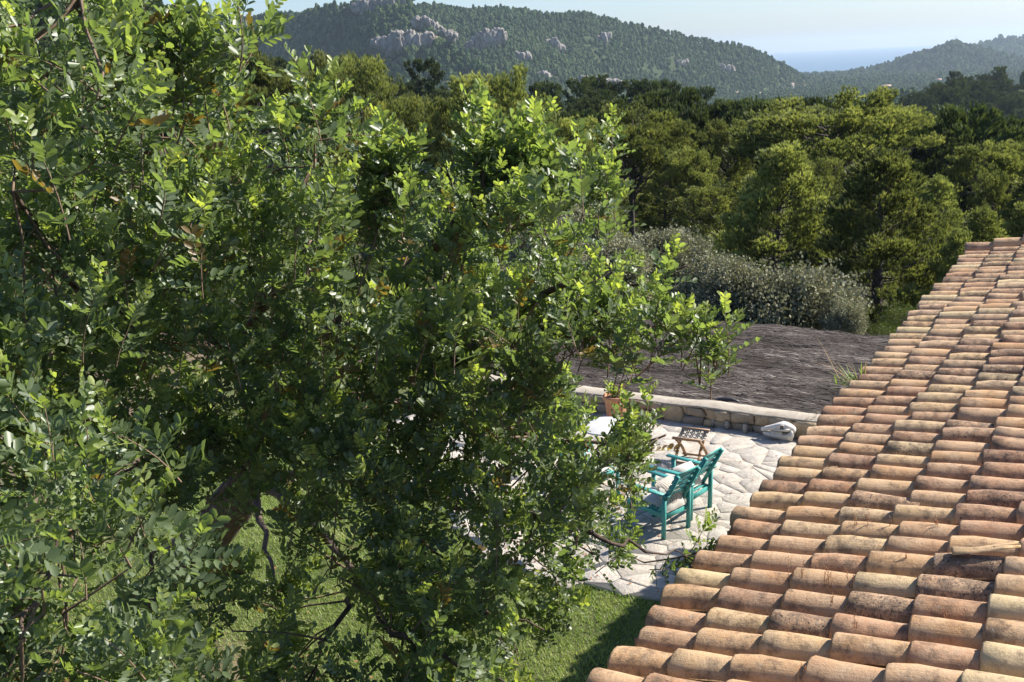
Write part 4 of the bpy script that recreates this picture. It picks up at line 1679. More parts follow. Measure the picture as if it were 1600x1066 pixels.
def build_house():
    g_ = np.random.default_rng(77)
    e = unit(np.array([D1[0], D1[1], 0]))
    house = thing('stone_house', 'low house wing with a weathered clay tile roof sloping to the terrace', 'house', (RP0[0], RP0[1], 0), math.atan2(e[1], e[0]))
    inv = Matrix.Translation(house.location) @ Matrix.Rotation(house.rotation_euler.z, 4, 'Z')
    inv = inv.inverted()

    def loc(P):
        return np.array(inv @ Vector(P))
    U0, U1, VR = -3.2, 10.05, -4.35
    # walls under the roof (world coordinates -> house frame)
    g = Geo()
    w = np.array([-e[1], e[0], 0])
    cor = []
    for u, v in ((U0 + 0.1, -0.42), (U1 - 0.16, -0.42), (U1 - 0.16, VR * 1.9), (U0 + 0.1, VR * 1.9)):
        P = roof_pt(u, max(v, VR), -0.20)
        if v < VR:
            P = P + (v - VR) * np.array([D2[0], D2[1], -D2[2]])
        cor.append(P)
    cor = np.array(cor)
    V = np.vstack([np.column_stack([cor[:, :2], np.full(4, -0.6)]), cor])
    Vl = np.array([loc(p) for p in V])
    g.put(Vl, [(0, 1, 5, 4), (1, 2, 6, 5), (2, 3, 7, 6), (3, 0, 4, 7)])
    add('wall', g.mesh('house_wall', MAT['plaster']), house)
    # roof bed
    g = Geo()
    top = [roof_pt(u, v, -0.105) for u, v in ((U0, -0.03), (U1, -0.03), (U1, VR), (U0, VR))]
    bot = [roof_pt(u, v, -0.20) for u, v in ((U0, -0.03), (U1, -0.03), (U1, VR), (U0, VR))]
    back = [p + 3.9 * np.array([-D2[0], -D2[1], D2[2]]) for p in (top[3], top[2])]
    Vw = np.array([loc(p) for p in top + bot + back])
    g.put(Vw, [(0, 1, 2, 3), (4, 7, 6, 5), (0, 4, 5, 1), (1, 5, 6, 2), (3, 7, 4, 0), (3, 2, 9, 8)])
    roof = add('roof', g.mesh('roof_bed', MAT['deck']), house)
    Rh = (inv.to_3x3() @ ROOF_R)
    items = []
    nu0, nu1 = int(U0 / PITCH_U), int(9.9 / PITCH_U)
    for k in range(nu0, nu1 + 1):
        sag_u = 0.006 * g_.normal()
        off_v = g_.normal() * 0.018
        tiltc = g_.normal() * 0.012
        for j in range(0, 13):
            u = k * PITCH_U + sag_u + g_.normal() * 0.006 + 0.0
            v = -j * EXPO + off_v + g_.normal() * 0.012
            yaw = tiltc + g_.normal() * 0.014
            if g_.uniform() < 0.04:
                yaw += g_.normal() * 0.06
            pit = 0.050 + g_.normal() * 0.010
            roll = g_.normal() * 0.05
            n = -0.092 + g_.normal() * 0.003
            P = roof_pt(u, v, n)
            pr = proj(roof_pt(u, v - 0.16, 0))
            vis = (-10 < pr[0] < 1660) and (350 < pr[1] < 1105) and pr[2] > 0
            sc = (g_.uniform(0.95, 1.05), 1.0, g_.uniform(0.92, 1.06))
            items.append((not vis, pr[2], P, yaw, pit, roll, sc, g_.integers(0, 7), g_.uniform(), j, k))
    items.sort(key=lambda t: (t[0], t[1]))
    joined = Geo()
    cnt = 0
    for q, (nv, dist, P, yaw, pit, roll, sc, m, rv, j, k) in enumerate(items):
        Rl = Matrix.Rotation(yaw, 3, 'Z') @ Matrix.Rotation(pit, 3, 'X') @ Matrix.Rotation(roll, 3, 'Y')
        if not nv and cnt < 292:
            o = add('roof_tile', TILE_M[m], roof)
            o.matrix_local = Matrix.Translation(Vector(loc(P))) @ (Rh @ Rl).to_4x4() @ Matrix.Diagonal((*sc, 1))
            cnt += 1
        else:
            A = np.array(Rh @ Rl) @ np.diag(sc)
            base = TILES[m]
            b = joined.n
            joined.v.append(base.v[0] @ A.T + loc(P))
            joined.t.append(np.full(len(base.v[0]), rv))
            joined.n += len(base.v[0])
            for F in base.f:
                joined.f.append(F + b)
    # channel tiles between the rows
    chan = make_tile(150, False)
    for k in range(nu0, nu1 + 1):
        for j in range(0, 13):
            P = loc(roof_pt((k + 0.5) * PITCH_U, -j * EXPO - 0.01, -0.055))
            A = np.array(Rh @ Matrix.Rotation(0.05, 3, 'X'))
            b = joined.n
            joined.v.append(chan.v[0] @ A.T + P)
            joined.t.append(np.full(len(chan.v[0]), g_.uniform()))
            joined.n += len(chan.v[0])
            for F in chan.f:
                joined.f.append(F + b)
    # verge along the far gable and the ridge
    for j in range(0, 13):
        P = loc(roof_pt(9.99 + g_.normal() * 0.012, -j * EXPO * 1.02 + 0.03, -0.035 + g_.normal() * 0.006))
        Rl = Matrix.Rotation(g_.normal() * 0.03, 3, 'Z') @ Matrix.Rotation(0.06 + g_.normal() * 0.012, 3, 'X')
        o = add('verge_tile', TILE_M[j % 7], roof)
        o.matrix_local = Matrix.Translation(Vector(P)) @ (Rh @ Rl).to_4x4() @ Matrix.Diagonal((1.15, 1.08, 1.15, 1))
    for k in range(int((U1 - U0) / 0.35)):
        P = loc(roof_pt(U0 + 0.2 + k * 0.35, VR + 0.02, -0.03))
        A = np.array(Rh @ Matrix.Rotation(math.pi / 2, 3, 'Z') @ Matrix.Rotation(0.05, 3, 'X')) @ np.diag((1.3, 1, 1.3))
        base = TILES[k % 7]
        b = joined.n
        joined.v.append(base.v[0] @ A.T + P)
        joined.t.append(np.full(len(base.v[0]), g_.uniform()))
        joined.n += len(base.v[0])
        for F in base.f:
            joined.f.append(F + b)
    o = add('roof_tile_remainder', joined.mesh('roof_tile_remainder', MAT['tile_joined'], True, True), roof)
    o['kind'] = 'stuff'
    print('single tiles', cnt, 'of', len(items))
    return house


build_house()

# broken piece and dry weeds on the tiles


def on_roof(px, py, n=0.0):
    r = ray(px, py)
    t = ((RP0 + RN * n - CAM) @ RN) / (r @ RN)
    return CAM + r * t


P = on_roof(1487, 862, 0.02)
g = make_tile(170, True, 0.20, 0.045, 0.03, 0.016, 0.012, 0.009)
sh = thing('tile_shard', 'thin broken shard of ochre tile lying loose across the roof tiles', 'shard', tuple(P), data=g.mesh('tile_shard', MAT['tile'], True))
sh.rotation_euler = (Matrix(ROOF_R) @ Matrix.Rotation(0.25, 3, 'Z')).to_euler()
WEEDS = [(1233, 915, 40), (1251, 916, 34), (1289, 918, 26), (1296, 920, 30), (1328, 919, 24), (1297, 951, 20), (1335, 990, 22), (1336, 832, 22), (1357, 830, 28), (1388, 828, 16), (1411, 885, 20), (1459, 828, 18),
         (1461, 830, 14), (1510, 681, 12), (1318, 657, 14), (1478, 975, 18), (1250, 1062, 24), (1548, 827, 10)]
for k, (px, py, hp) in enumerate(WEEDS):
    P = on_roof(px, py, -0.06)
    d = np.linalg.norm(P - CAM)
    h = hp / FPX * d * 1.15
    g = Geo()
    g_ = np.random.default_rng(600 + k)
    for q in range(2):
        ln = np.array([g_.normal() * 0.12, g_.normal() * 0.12, 1.0]) * h * (1 if q == 0 else 0.7)
        pts = np.array([np.zeros(3), ln * 0.5 + g_.normal(size=3) * 0.004, ln]) + np.array([0.012 * q, 0, 0])
        g.tube(pts, [0.0018, 0.0016, 0.0008], 3, 0.6)
        for b in range(5):
            c = pts[1] + (pts[2] - pts[1]) * b / 4
            e_ = c + np.array([g_.normal() * 0.006, g_.normal() * 0.006, 0.016])
            g.tube(np.array([c, e_]), [0.0022, 0.0005], 3, 0.9)
    thing('dry_weed', 'thin dry reddish weed stalk growing between the roof tiles', 'weed', tuple(P), group='dry weeds growing between the roof tiles', data=g.mesh('dry_weed', MAT['rust_stalk'], False, True))

# long grass rooted at the eave
P = on_roof(1338, 604, -0.14)
tuft = thing('grass_tuft', 'green grass tuft with long dry stalks leaning out from the tile eave', 'grass tuft', tuple(P))
g, gd = Geo(), Geo()
g_ = np.random.default_rng(9)


def blade(G, base, d, ln, w, droop, tint):
    n = 6
    t = np.linspace(0, 1, n)
    P_ = base + d * (ln * t)[:, None] + np.array([0, 0, -1.0]) * (droop * ln * t ** 2.2)[:, None]
    s = unit(np.cross(d, [0, 0, 1.0]) + 1e-6) * w
    V = np.concatenate([P_ - s * (1 - t ** 2)[:, None], P_ + s * (1 - t ** 2)[:, None]])
    F = [(i, i + 1, n + i + 1, n + i) for i in range(n - 1)]
    G.put(V, F, tint)


for k in range(46):
    d = unit(np.array([g_.normal() * 0.6 - 0.35, g_.normal() * 0.5, g_.uniform(0.5, 1.2)]))
    blade(g, g_.normal(size=3) * [0.05, 0.05, 0.01], d, g_.uniform(0.14, 0.32), 0.007, g_.uniform(0.1, 0.6), g_.uniform(0.2, 0.7))
for k in range(12):
    d = unit(np.array([-0.75 + g_.normal() * 0.35, 0.1 + g_.normal() * 0.4, g_.uniform(0.55, 1.2)]))
    blade(gd, g_.normal(size=3) * [0.05, 0.05, 0.01], d, g_.uniform(0.35, 0.65), 0.0035, g_.uniform(0.05, 0.35), g_.uniform(0.3, 1))
add('blades', g.mesh('grass_blades', MAT['grass'], False, True), tuft)['kind'] = 'stuff'
add('dry_stalks', gd.mesh('dry_stalks', MAT['drygrass'], False, True), tuft)['kind'] = 'stuff'


# ------------------------------------------------------------------ carob tree
def leaflet(base, d, up, l, w, fold=0.25):
    """six-cornered oval leaflet folded along its midrib: two quads"""
    s = unit(np.cross(d, up))
    n = np.cross(s, d)
    t = base + d * l
    r = n * (w * fold)
    return [base, base + d * l * 0.38 + s * w * 0.43 + r, base + d * l * 0.80 + s * w * 0.40 + r, t - d * l * 0.02,
            base + d * l * 0.80 - s * w * 0.40 + r, base + d * l * 0.38 - s * w * 0.43 + r]


LQ = np.array([[0, 1, 2, 3], [0, 3, 4, 5]])


def compound_leaf(g_, G, base, d, up, L=0.16, pairs=4, tint=0.3, ls=1.0):
    """pinnate leaf: a curved axis with pairs of rounded leaflets standing up from it"""
    d, up = unit(d), unit(up)
    s = unit(np.cross(d, up))
    n = np.cross(s, d)
    pts = [base + d * L * t + n * (0.10 * L * math.sin(t * 2.2)) for t in np.linspace(0, 1, 4)]
    G.tube(np.array(pts), [0.0022, 0.002, 0.0016, 0.001], 3, min(1, tint + 0.3), cap=False)
    V, F = [], []
    for k in range(pairs):
        f = 0.26 + 0.74 * k / (pairs - 1)
        b = base + d * L * f + n * (0.10 * L * math.sin(f * 2.2))
        for sg in (-1, 1):
            ax = unit(s * sg * 0.9 + d * (0.25 + 0.5 * f) + n * g_.uniform(0.15, 0.75))
            l = ls * 0.0555 * g_.uniform(0.82, 1.15) * (0.85 + 0.3 * f)
            V += leaflet(b, ax, unit(n + 0.35 * g_.normal(size=3)), l, l * g_.uniform(0.50, 0.62), g_.uniform(0.05, 0.32))
            F.append(LQ + 6 * (len(F)))
    n_ = len(V) // 6
    jit = np.repeat(g_.normal(size=n_) * 0.07, 6)
    G.put(np.array(V), np.concatenate(F), np.clip(tint + jit, 0.06, 1) if g_.uniform() > 0.008 else np.full(len(V), 0.01))


def spray_plan(seed):
    """positions of the leaves on one leafy shoot (grows along +z)"""
    g_ = np.random.default_rng(seed)
    L = g_.uniform(0.30, 0.42)
    bend = g_.normal(size=2) * 0.05
    t = np.linspace(0, 1, 6)
    stem = np.column_stack([bend[0] * t ** 2, bend[1] * t ** 2, L * t])
    leaves = []
    n = int(g_.integers(9, 13))
    for k in range(n):
        f = 0.12 + 0.88 * k / (n - 1)
        az = k * 2.3999 + g_.normal() * 0.3
        el = RAD(np.interp(f, [0, 0.6, 1], [8, 32, 66])) + g_.normal() * 0.15
        b = np.array([np.interp(f, t, stem[:, a]) for a in range(3)])
        d = np.array([math.cos(az) * math.cos(el), math.sin(az) * math.cos(el), math.sin(el)])
        up = unit(np.array([0, 0, 1.0]) - d * d[2] + 1e-6)
        lt = 0.20 + 0.08 * g_.normal() + max(0, f - 0.58) * 1.45
        leaves.append((b, d, up, np.interp(f, [0, 0.5, 1], [0.18, 0.165, 0.10]) * g_.uniform(0.85, 1.15), 5 if f < 0.7 else 4, float(np.clip(lt, 0, 1)), np.interp(f, [0, 0.7, 1], [1.0, 0.98, 0.72])))
    return stem, leaves


def make_spray(seed):
    stem, leaves = spray_plan(seed)
    g_ = np.random.default_rng(seed + 500)
    G = Geo()
    for b, d, up, L, pr, tint, ls in leaves:
        compound_leaf(g_, G, b, d, up, L, pr, tint, ls)
    V = np.concatenate(G.v)
    T = np.concatenate(G.t)
    Q4 = np.concatenate([f for f in G.f if f.shape[1] == 4])
    return V, T, Q4, stem


SPR = [make_spray(200 + k) for k in range(10)]
HOLES = [(505, 950, 75, 58), (360, 790, 38, 28), (330, 1010, 75, 55), (760, 840, 48, 34), (590, 1000, 28, 34), (455, 880, 40, 40), (850, 905, 40, 28), (640, 900, 38, 26), (410, 860, 28, 38), (905, 935, 40, 45), (345, 880, 60, 40), (330, 850, 70, 55), (285, 905, 45, 35), (880, 575, 45, 22), (1045, 795, 66, 70), (968, 632, 22, 30), (1090, 690, 22, 30),
         (30, 715, 38, 28), (150, 850, 26, 16), (290, 840, 30, 26), (500, 1050, 60, 34), (720, 1040, 60, 30), (540, 700, 22, 18)]
DEP = np.array([(50, 950, 3.8), (180, 900, 4.0), (60, 1040, 3.6), (150, 740, 4.6), (50, 600, 5.2), (100, 400, 5.2), (100, 150, 4.6), (30, 30, 4.3), (250, 50, 4.9), (300, 300, 5.8), (400, 450, 6.3), (480, 200, 6.1), (600, 300, 6.2), (750, 200, 6.2),
                (850, 200, 6.2), (945, 220, 6.2), (900, 400, 6.3), (700, 450, 6.5), (1050, 430, 6.0), (1020, 510, 6.2), (950, 550, 6.5), (700, 600, 6.5), (500, 600, 6.6), (300, 600, 6.4), (300, 780, 6.8), (600, 800, 6.5), (800, 750, 6.6),
                (1000, 700, 6.7), (950, 850, 6.7), (700, 950, 6.3), (600, 1000, 6.0), (430, 950, 7.0), (850, 980, 6.5), (300, 950, 7.0), (260, 1050, 5.2), (500, 900, 6.8)], float)


def crown_depth(px, py):
    d2 = (px - DEP[:, 0]) ** 2 + (py - DEP[:, 1]) ** 2 + 900
    w = 1 / d2 ** 1.5
    return (w * DEP[:, 2]).sum() / w.sum()


def build_carob():
    g_ = np.random.default_rng(42)
    foot = np.array([-4.35, 13.2, 0.0])
    tree = thing('carob_tree', 'big leaning carob tree with glossy round leaflets filling the view left of the roof', 'tree', tuple(foot))
    A = lambda *p: at(*p) - foot
    fork = A(388, 745, 12.0)
    fork2 = A(405, 640, 11.0)
    limbs = []

    def limb(pts, r0, r1, name='branch', mat='bark'):
        pts = np.array(pts)
        m = 5 * (len(pts) - 1) + 1
        t = np.linspace(0, len(pts) - 1, m)
        P = np.column_stack([np.interp(t, range(len(pts)), pts[:, a]) for a in range(3)])
        for _ in range(3):
            P[1:-1] = (P[:-2] + 2 * P[1:-1] + P[2:]) / 4
        P[1:-1] += g_.normal(size=(m - 2, 3)) * 0.018
        g = Geo()
        rad = (r1 + (r0 - r1) * np.linspace(1, 0, m) ** (1.7 if name == 'branch' else 1.0)) * (1 + 0.08 * g_.normal(size=m))
        g.tube(P, rad, 9)
        add(name, g.mesh('carob_' + name, MAT[mat], True), tree)
        limbs.append((P, rad))
    limb([(0.1, 0.1, -0.4), (0.05, 0, 0.1), A(300, 868, 12.9), A(352, 808, 12.4), fork], 0.38, 0.21, 'trunk')
    limb([fork, fork2, A(360, 540, 9.6)], 0.18, 0.10)
    limb([fork2, A(520, 520, 8.8), A(640, 430, 7.4), A(705, 360, 6.9), A(790, 330, 6.5), A(845, 300, 6.4)], 0.12, 0.012)
    limb([fork2, A(560, 620, 9.2), A(760, 524, 7.4), A(900, 522, 6.9), A(1000, 512, 6.5), A(1072, 520, 6.2), A(1120, 512, 6.0)], 0.11, 0.006)
    limb([A(360, 540, 9.6), A(270, 330, 7.4), A(205, 170, 6.0), A(150, 60, 5.0), A(120, -40, 4.6)], 0.10, 0.02)
    limb([A(360, 540, 9.6), A(180, 520, 7.6), A(90, 420, 6.0), A(20, 300, 5.2)], 0.05, 0.012)
    limb([fork, A(250, 690, 9.4), A(150, 760, 6.6), A(100, 830, 4.9), A(60, 930, 4.1), A(30, 1000, 3.8)], 0.07, 0.006)
    limb([fork, A(560, 740, 9.2), A(720, 790, 7.8), A(860, 812, 7.2), A(960, 850, 7.0), A(1040, 862, 7.4), A(1100, 870, 8.0)], 0.07, 0.003)
    limb([fork, A(480, 800, 9.6), A(560, 900, 7.6), A(610, 990, 6.2)], 0.07, 0.010)
    limb([A(640, 430, 7.4), A(740, 330, 6.4), A(757, 262, 6.2)], 0.045, 0.008)
    limb([A(705, 360, 6.9), A(850, 340, 6.5), A(925, 300, 6.4)], 0.035, 0.007)
    limb([A(360, 540, 9.6), A(470, 400, 7.4), A(492, 290, 6.4), A(492, 215, 6.2)], 0.06, 0.008)
    limb([fork, A(425, 860, 10.0), A(432, 960, 7.8)], 0.05, 0.01)
    limb([A(520, 520, 8.8), A(620, 640, 7.6), A(800, 680, 7.0), A(960, 700, 6.8), A(1040, 680, 6.7)], 0.05, 0.006)
    limb([A(760, 524, 7.4), A(880, 440, 6.8), A(1000, 450, 6.4), A(1075, 415, 6.2)], 0.03, 0.005)
    limb([A(205, 170, 6.0), A(250, 80, 5.2), A(275, 10, 4.9)], 0.035, 0.01)
    limb([A(470, 400, 7.4), A(600, 330, 6.5), A(606, 270, 6.2)], 0.04, 0.008)
    limb([A(150, 760, 6.6), A(250, 900, 6.2), A(250, 1040, 5.2)], 0.03, 0.006)
    limb([A(560, 900, 7.6), A(700, 940, 6.6), A(850, 985, 6.5)], 0.03, 0.006)
    limb([A(560, 900, 7.6), A(520, 990, 7.0), A(470, 1080, 6.6)], 0.03, 0.006)
    limb([A(610, 990, 6.2), A(720, 1040, 6.2), A(810, 1070, 6.3)], 0.02, 0.005)
    limb([A(560, 740, 9.2), A(640, 830, 7.2), A(760, 900, 6.6)], 0.03, 0.006)
    LP = np.concatenate([p for p, _ in limbs])
    # clumps
    out = np.array(OUT, float)
    clumps = []
    tries = 0
    pts2 = np.zeros((0, 3))
    while tries < 9000:
        tries += 1
        q = np.array([g_.uniform(-150, 1080), g_.uniform(-150, 1170)])
        if not in_poly(q[None], OUT)[0]:
            continue
        if not (in_poly(q[None] + np.array([[0, -800 / crown_depth(*q)]]), OUT)[0] and in_poly(q[None] + np.array([[420 / crown_depth(*q), 0]]), OUT)[0]):
            continue
        if any(((q[0] - h[0]) / h[2]) ** 2 + ((q[1] - h[1]) / h[3]) ** 2 < 1.9 for h in HOLES):
            continue
        D = crown_depth(*q)
        mind = 0.215 * FPX / D * 0.86
        if len(pts2) and (np.hypot(pts2[:, 0] - q[0], pts2[:, 1] - q[1]) < np.maximum(mind, pts2[:, 2]) * ((1.05 if q[0] < 350 and q[1] > 600 else (1.14 if q[0] > 640 and q[1] > 520 else 1.32)) if q[1] < 800 or q[0] < 350 else 1.15)).any():
            continue
        pts2 = np.vstack([pts2, [q[0], q[1], mind]])
        d = D + g_.uniform(-0.45, 0.8)
        clumps.append((q[0], q[1], d, 1.0))
    n_front = len(clumps)
    # second, inner layer that closes the crown
    for k in range(n_front):
        px, py, d, _ = clumps[k]
        for rep in range((2 if px < 300 else 1) if py < 770 and px < 900 and g_.uniform() < 0.85 else 0):
            q = np.array([px + g_.normal() * 34, py + g_.normal() * 34 + 12])
            if in_poly(q[None] + np.array([[0, -45]]), OUT)[0] and in_poly(q[None] + np.array([[35, 0]]), OUT)[0] and not any(((q[0] - h[0]) / h[2]) ** 2 + ((q[1] - h[1]) / h[3]) ** 2 < 2.2 for h in HOLES):
                clumps.append((q[0], q[1], d + g_.uniform(1.9, 3.8), 0.9))
    # shoots that stand clear of the crown
    for px, py, d, n in [(491, 120, 6.4, 3), (490, 160, 6.5, 4), (606, 190, 6.5, 4), (604, 225, 6.5, 4), (756, 165, 6.7, 3), (753, 200, 6.7, 4), (760, 240, 6.8, 4), (850, 170, 6.9, 3), (842, 215, 6.9, 4), (838, 260, 7.0, 4), (948, 196, 7.1, 3), (930, 232, 7.1, 4),
                         (360, 130, 6.3, 3), (358, 175, 6.3, 4), (1068, 400, 7.6, 2), (1055, 430, 7.6, 1), (1030, 460, 7.7, 1), (1122, 474, 7.5, 2), (1105, 490, 7.6, 2), (1140, 482, 7.5, 1), (1000, 868, 8.3, 2),
                         (1128, 848, 8.1, 1), (1108, 868, 8.1, 2), (1092, 886, 8.1, 1), (1000, 80 + 590, 8.8, 2), (1005, 700, 9.0, 2), (1040, 690, 9.0, 1), (1000, 735, 9.0, 2), (885, 400, 7.9, 2), (920, 408, 7.8, 2), (950, 418, 7.75, 2), (985, 430, 7.7, 1), (900, 450, 8.0, 2), (938, 470, 8.1, 2), (970, 490, 8.1, 2), (1005, 500, 8.0, 1), (300, 30, 4.9, 3), (310, 80, 5.0, 4), (268, 10, 4.9, 4),
                         (880, 890, 8.0, 3), (870, 965, 7.5, 4), (430, 930, 7.6, 4), (440, 1000, 7.4, 4), (415, 1040, 7.2, 4), (330, 940, 7.0, 2), (300, 905, 6.8, 2), (250, 1020, 5.2, 4), (230, 1050, 5.1, 4)]:
        d = min(d, 6.0 if px > 1000 and py < 560 else 6.35) if (px > 560 and py < 800) else d
        clumps.append((px - (18 if px > 985 else 0), py + (66 if py < 560 else 0), d, -n))
    SV, ST, SF, off = [], [], [], 0
    twig = Geo()
    near = []
    nsp = 0
    for ci, (px, py, d, w) in enumerate(clumps):
        C = A(px, py, d)
        j = np.argsort(((LP - C) ** 2).sum(1))[int(g_.integers(0, 3))]
        B = LP[j]
        mid = B * 0.3 + C * 0.7 + np.array([0, 0, -0.10]) + g_.normal(size=3) * 0.08
        if np.linalg.norm(B - C) > 0.12:
            L_ = np.linalg.norm(B - C)
            twig.tube(np.array([B, B * 0.65 + C * 0.35 + [0, 0, -0.06 * L_], mid, C]), [0.005 + 0.0045 * L_, 0.005 + 0.0025 * L_, 0.006, 0.004], 5, cap=False)
        ns = int(-w) if w < 0 else int(g_.integers(5, 8))
        outw = unit(C - A(330, 520, 10.5))
        for s in range(ns):
            sp = int(g_.integers(0, len(SPR)))
            r = 0.17 if w > 0 else 0.06
            o = C + g_.normal(size=3) * np.array([r, r, r * 0.8])
            dirv = unit(np.array([0, 0, 0.90]) + SUN_DIR * 0.35 + outw * 0.30 + 0.45 * g_.normal(size=3) + (np.array([0, 0, 0.9]) if w < 0 and py < 800 else 0))
            if py > 820:
                dirv = unit(dirv + np.array([0, 0, -0.25]))
            V, T, Q, stem = SPR[sp]
            ref = np.array([1.0, 0.2, 0]) if abs(dirv[0]) < 0.9 else np.array([0, 1.0, 0])
            x = unit(np.cross(ref, dirv))
            y = np.cross(dirv, x)
            rot = g_.uniform(0, 6.28)
            X = x * math.cos(rot) + y * math.sin(rot)
            Y = np.cross(dirv, X)
            R3 = np.stack([X, Y, dirv], 1)
            scl = g_.uniform(0.85, 1.12) * (0.82 if px > 900 else 0.94)
            dt = g_.normal() * 0.09 - (0.05 if w == 0.9 else 0)  # inner layer tinted darker, shade inside the crown put into the leaf colour
            start = o - dirv * 0.18
            dist = np.linalg.norm(start + foot - CAM)
            twig.tube((stem * scl) @ R3.T + start, [0.0045, 0.004, 0.0035, 0.003, 0.0024, 0.0015], 3, cap=False)
            if dist < 6.3 and 250 < py < 1080 and px < 400 and w == 1.0:
                near.append((dist, sp, R3, scl, start))
                continue
            SV.append((V * scl) @ R3.T + start)
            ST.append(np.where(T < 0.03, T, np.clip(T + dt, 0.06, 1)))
            SF.append(Q + off)
            off += len(V)
            nsp += 1
    # the nearest leaves one by one
    kinds = []
    for k in range(8):
        G = Geo()
        compound_leaf(np.random.default_rng(900 + k), G, np.zeros(3), np.array([0, 1.0, 0]), np.array([0, 0, 1.0]), 0.165, 5 if k < 5 else 4, 0.16 + 0.05 * (k % 3) if k < 5 else 0.62 + 0.1 * (k - 5), 1.0)
        kinds.append(G.mesh('leaf', MAT['carob'], False, True))
    near.sort(key=lambda t: t[0])
    cnt = 0
    for dist, sp, R3, scl, start in near:
        stem, leaves = spray_plan(200 + sp)
        if cnt + len(leaves) > 298:
            V, T, Q, _ = SPR[sp]
            SV.append((V * scl) @ R3.T + start)
            ST.append(T)
            SF.append(Q + off)
            off += len(V)
            continue
        for b, d, up, L, pr, tint, ls in leaves:
            d, up = R3 @ d, R3 @ up
            s = unit(np.cross(d, up))
            up = np.cross(s, d)
            o = add('leaf', kinds[(random.randint(0, 4) if tint < 0.5 else random.randint(5, 7))], tree)
            P = R3 @ (b * scl) + start
            k = scl * L / 0.165
            o.matrix_local = Matrix(((s[0] * k, d[0] * k, up[0] * k, P[0]), (s[1] * k, d[1] * k, up[1] * k, P[1]), (s[2] * k, d[2] * k, up[2] * k, P[2]), (0, 0, 0, 1)))
            cnt += 1
    g = Geo()
    g.put(np.concatenate(SV), np.concatenate(SF), np.concatenate(ST))
    o = add('crown', g.mesh('carob_crown', MAT['carob'], False, True), tree)
    o['kind'] = 'stuff'
    o = add('twigs', twig.mesh('carob_twigs', MAT['twig'], True), tree)
    o['kind'] = 'stuff'
    print('clumps', n_front, len(clumps), 'sprays', nsp, 'single leaves', cnt, 'quads', sum(len(f) for f in SF))


build_carob()


# ------------------------------------------------------------------ teal garden armchairs
def soft_box(w, d, h, seed, puff=0.3, n=10):
    """cushion: rounded box with a swollen top, centred on its base"""
    g_ = np.random.default_rng(seed)
    u = np.linspace(-1, 1, n)
    X, Y = np.meshgrid(u, u)
    edge = np.maximum(np.abs(X), np.abs(Y))
    k = np.sqrt(np.clip(1 - edge ** 4, 0, 1))
    rx = X * w / 2 * (1 - 0.04 * Y ** 2)
    ry = Y * d / 2 * (1 - 0.04 * X ** 2)
    dome = (1 - X ** 2) * (1 - Y ** 2)
    wr = 0.006 * lattice_noise(np.stack([X * 2.2, Y * 2.2], -1), 1.0, seed)
    top = h * 0.5 + (h * 0.5) * k + puff * h * dome + wr
    bot = h * 0.5 - (h * 0.5) * k
    V = np.concatenate([np.stack([rx, ry, top], -1).reshape(-1, 3), np.stack([rx, ry, bot], -1).reshape(-1, 3)])
    F = []
    for i in range(n - 1):
        for j in range(n - 1):
            a = i * n + j
            F.append((a, a + 1, a + n + 1, a + n))
            F.append((n * n + a, n * n + a + n, n * n + a + n + 1, n * n + a + 1))
    g = Geo()
    g.put(V, F)
    return g


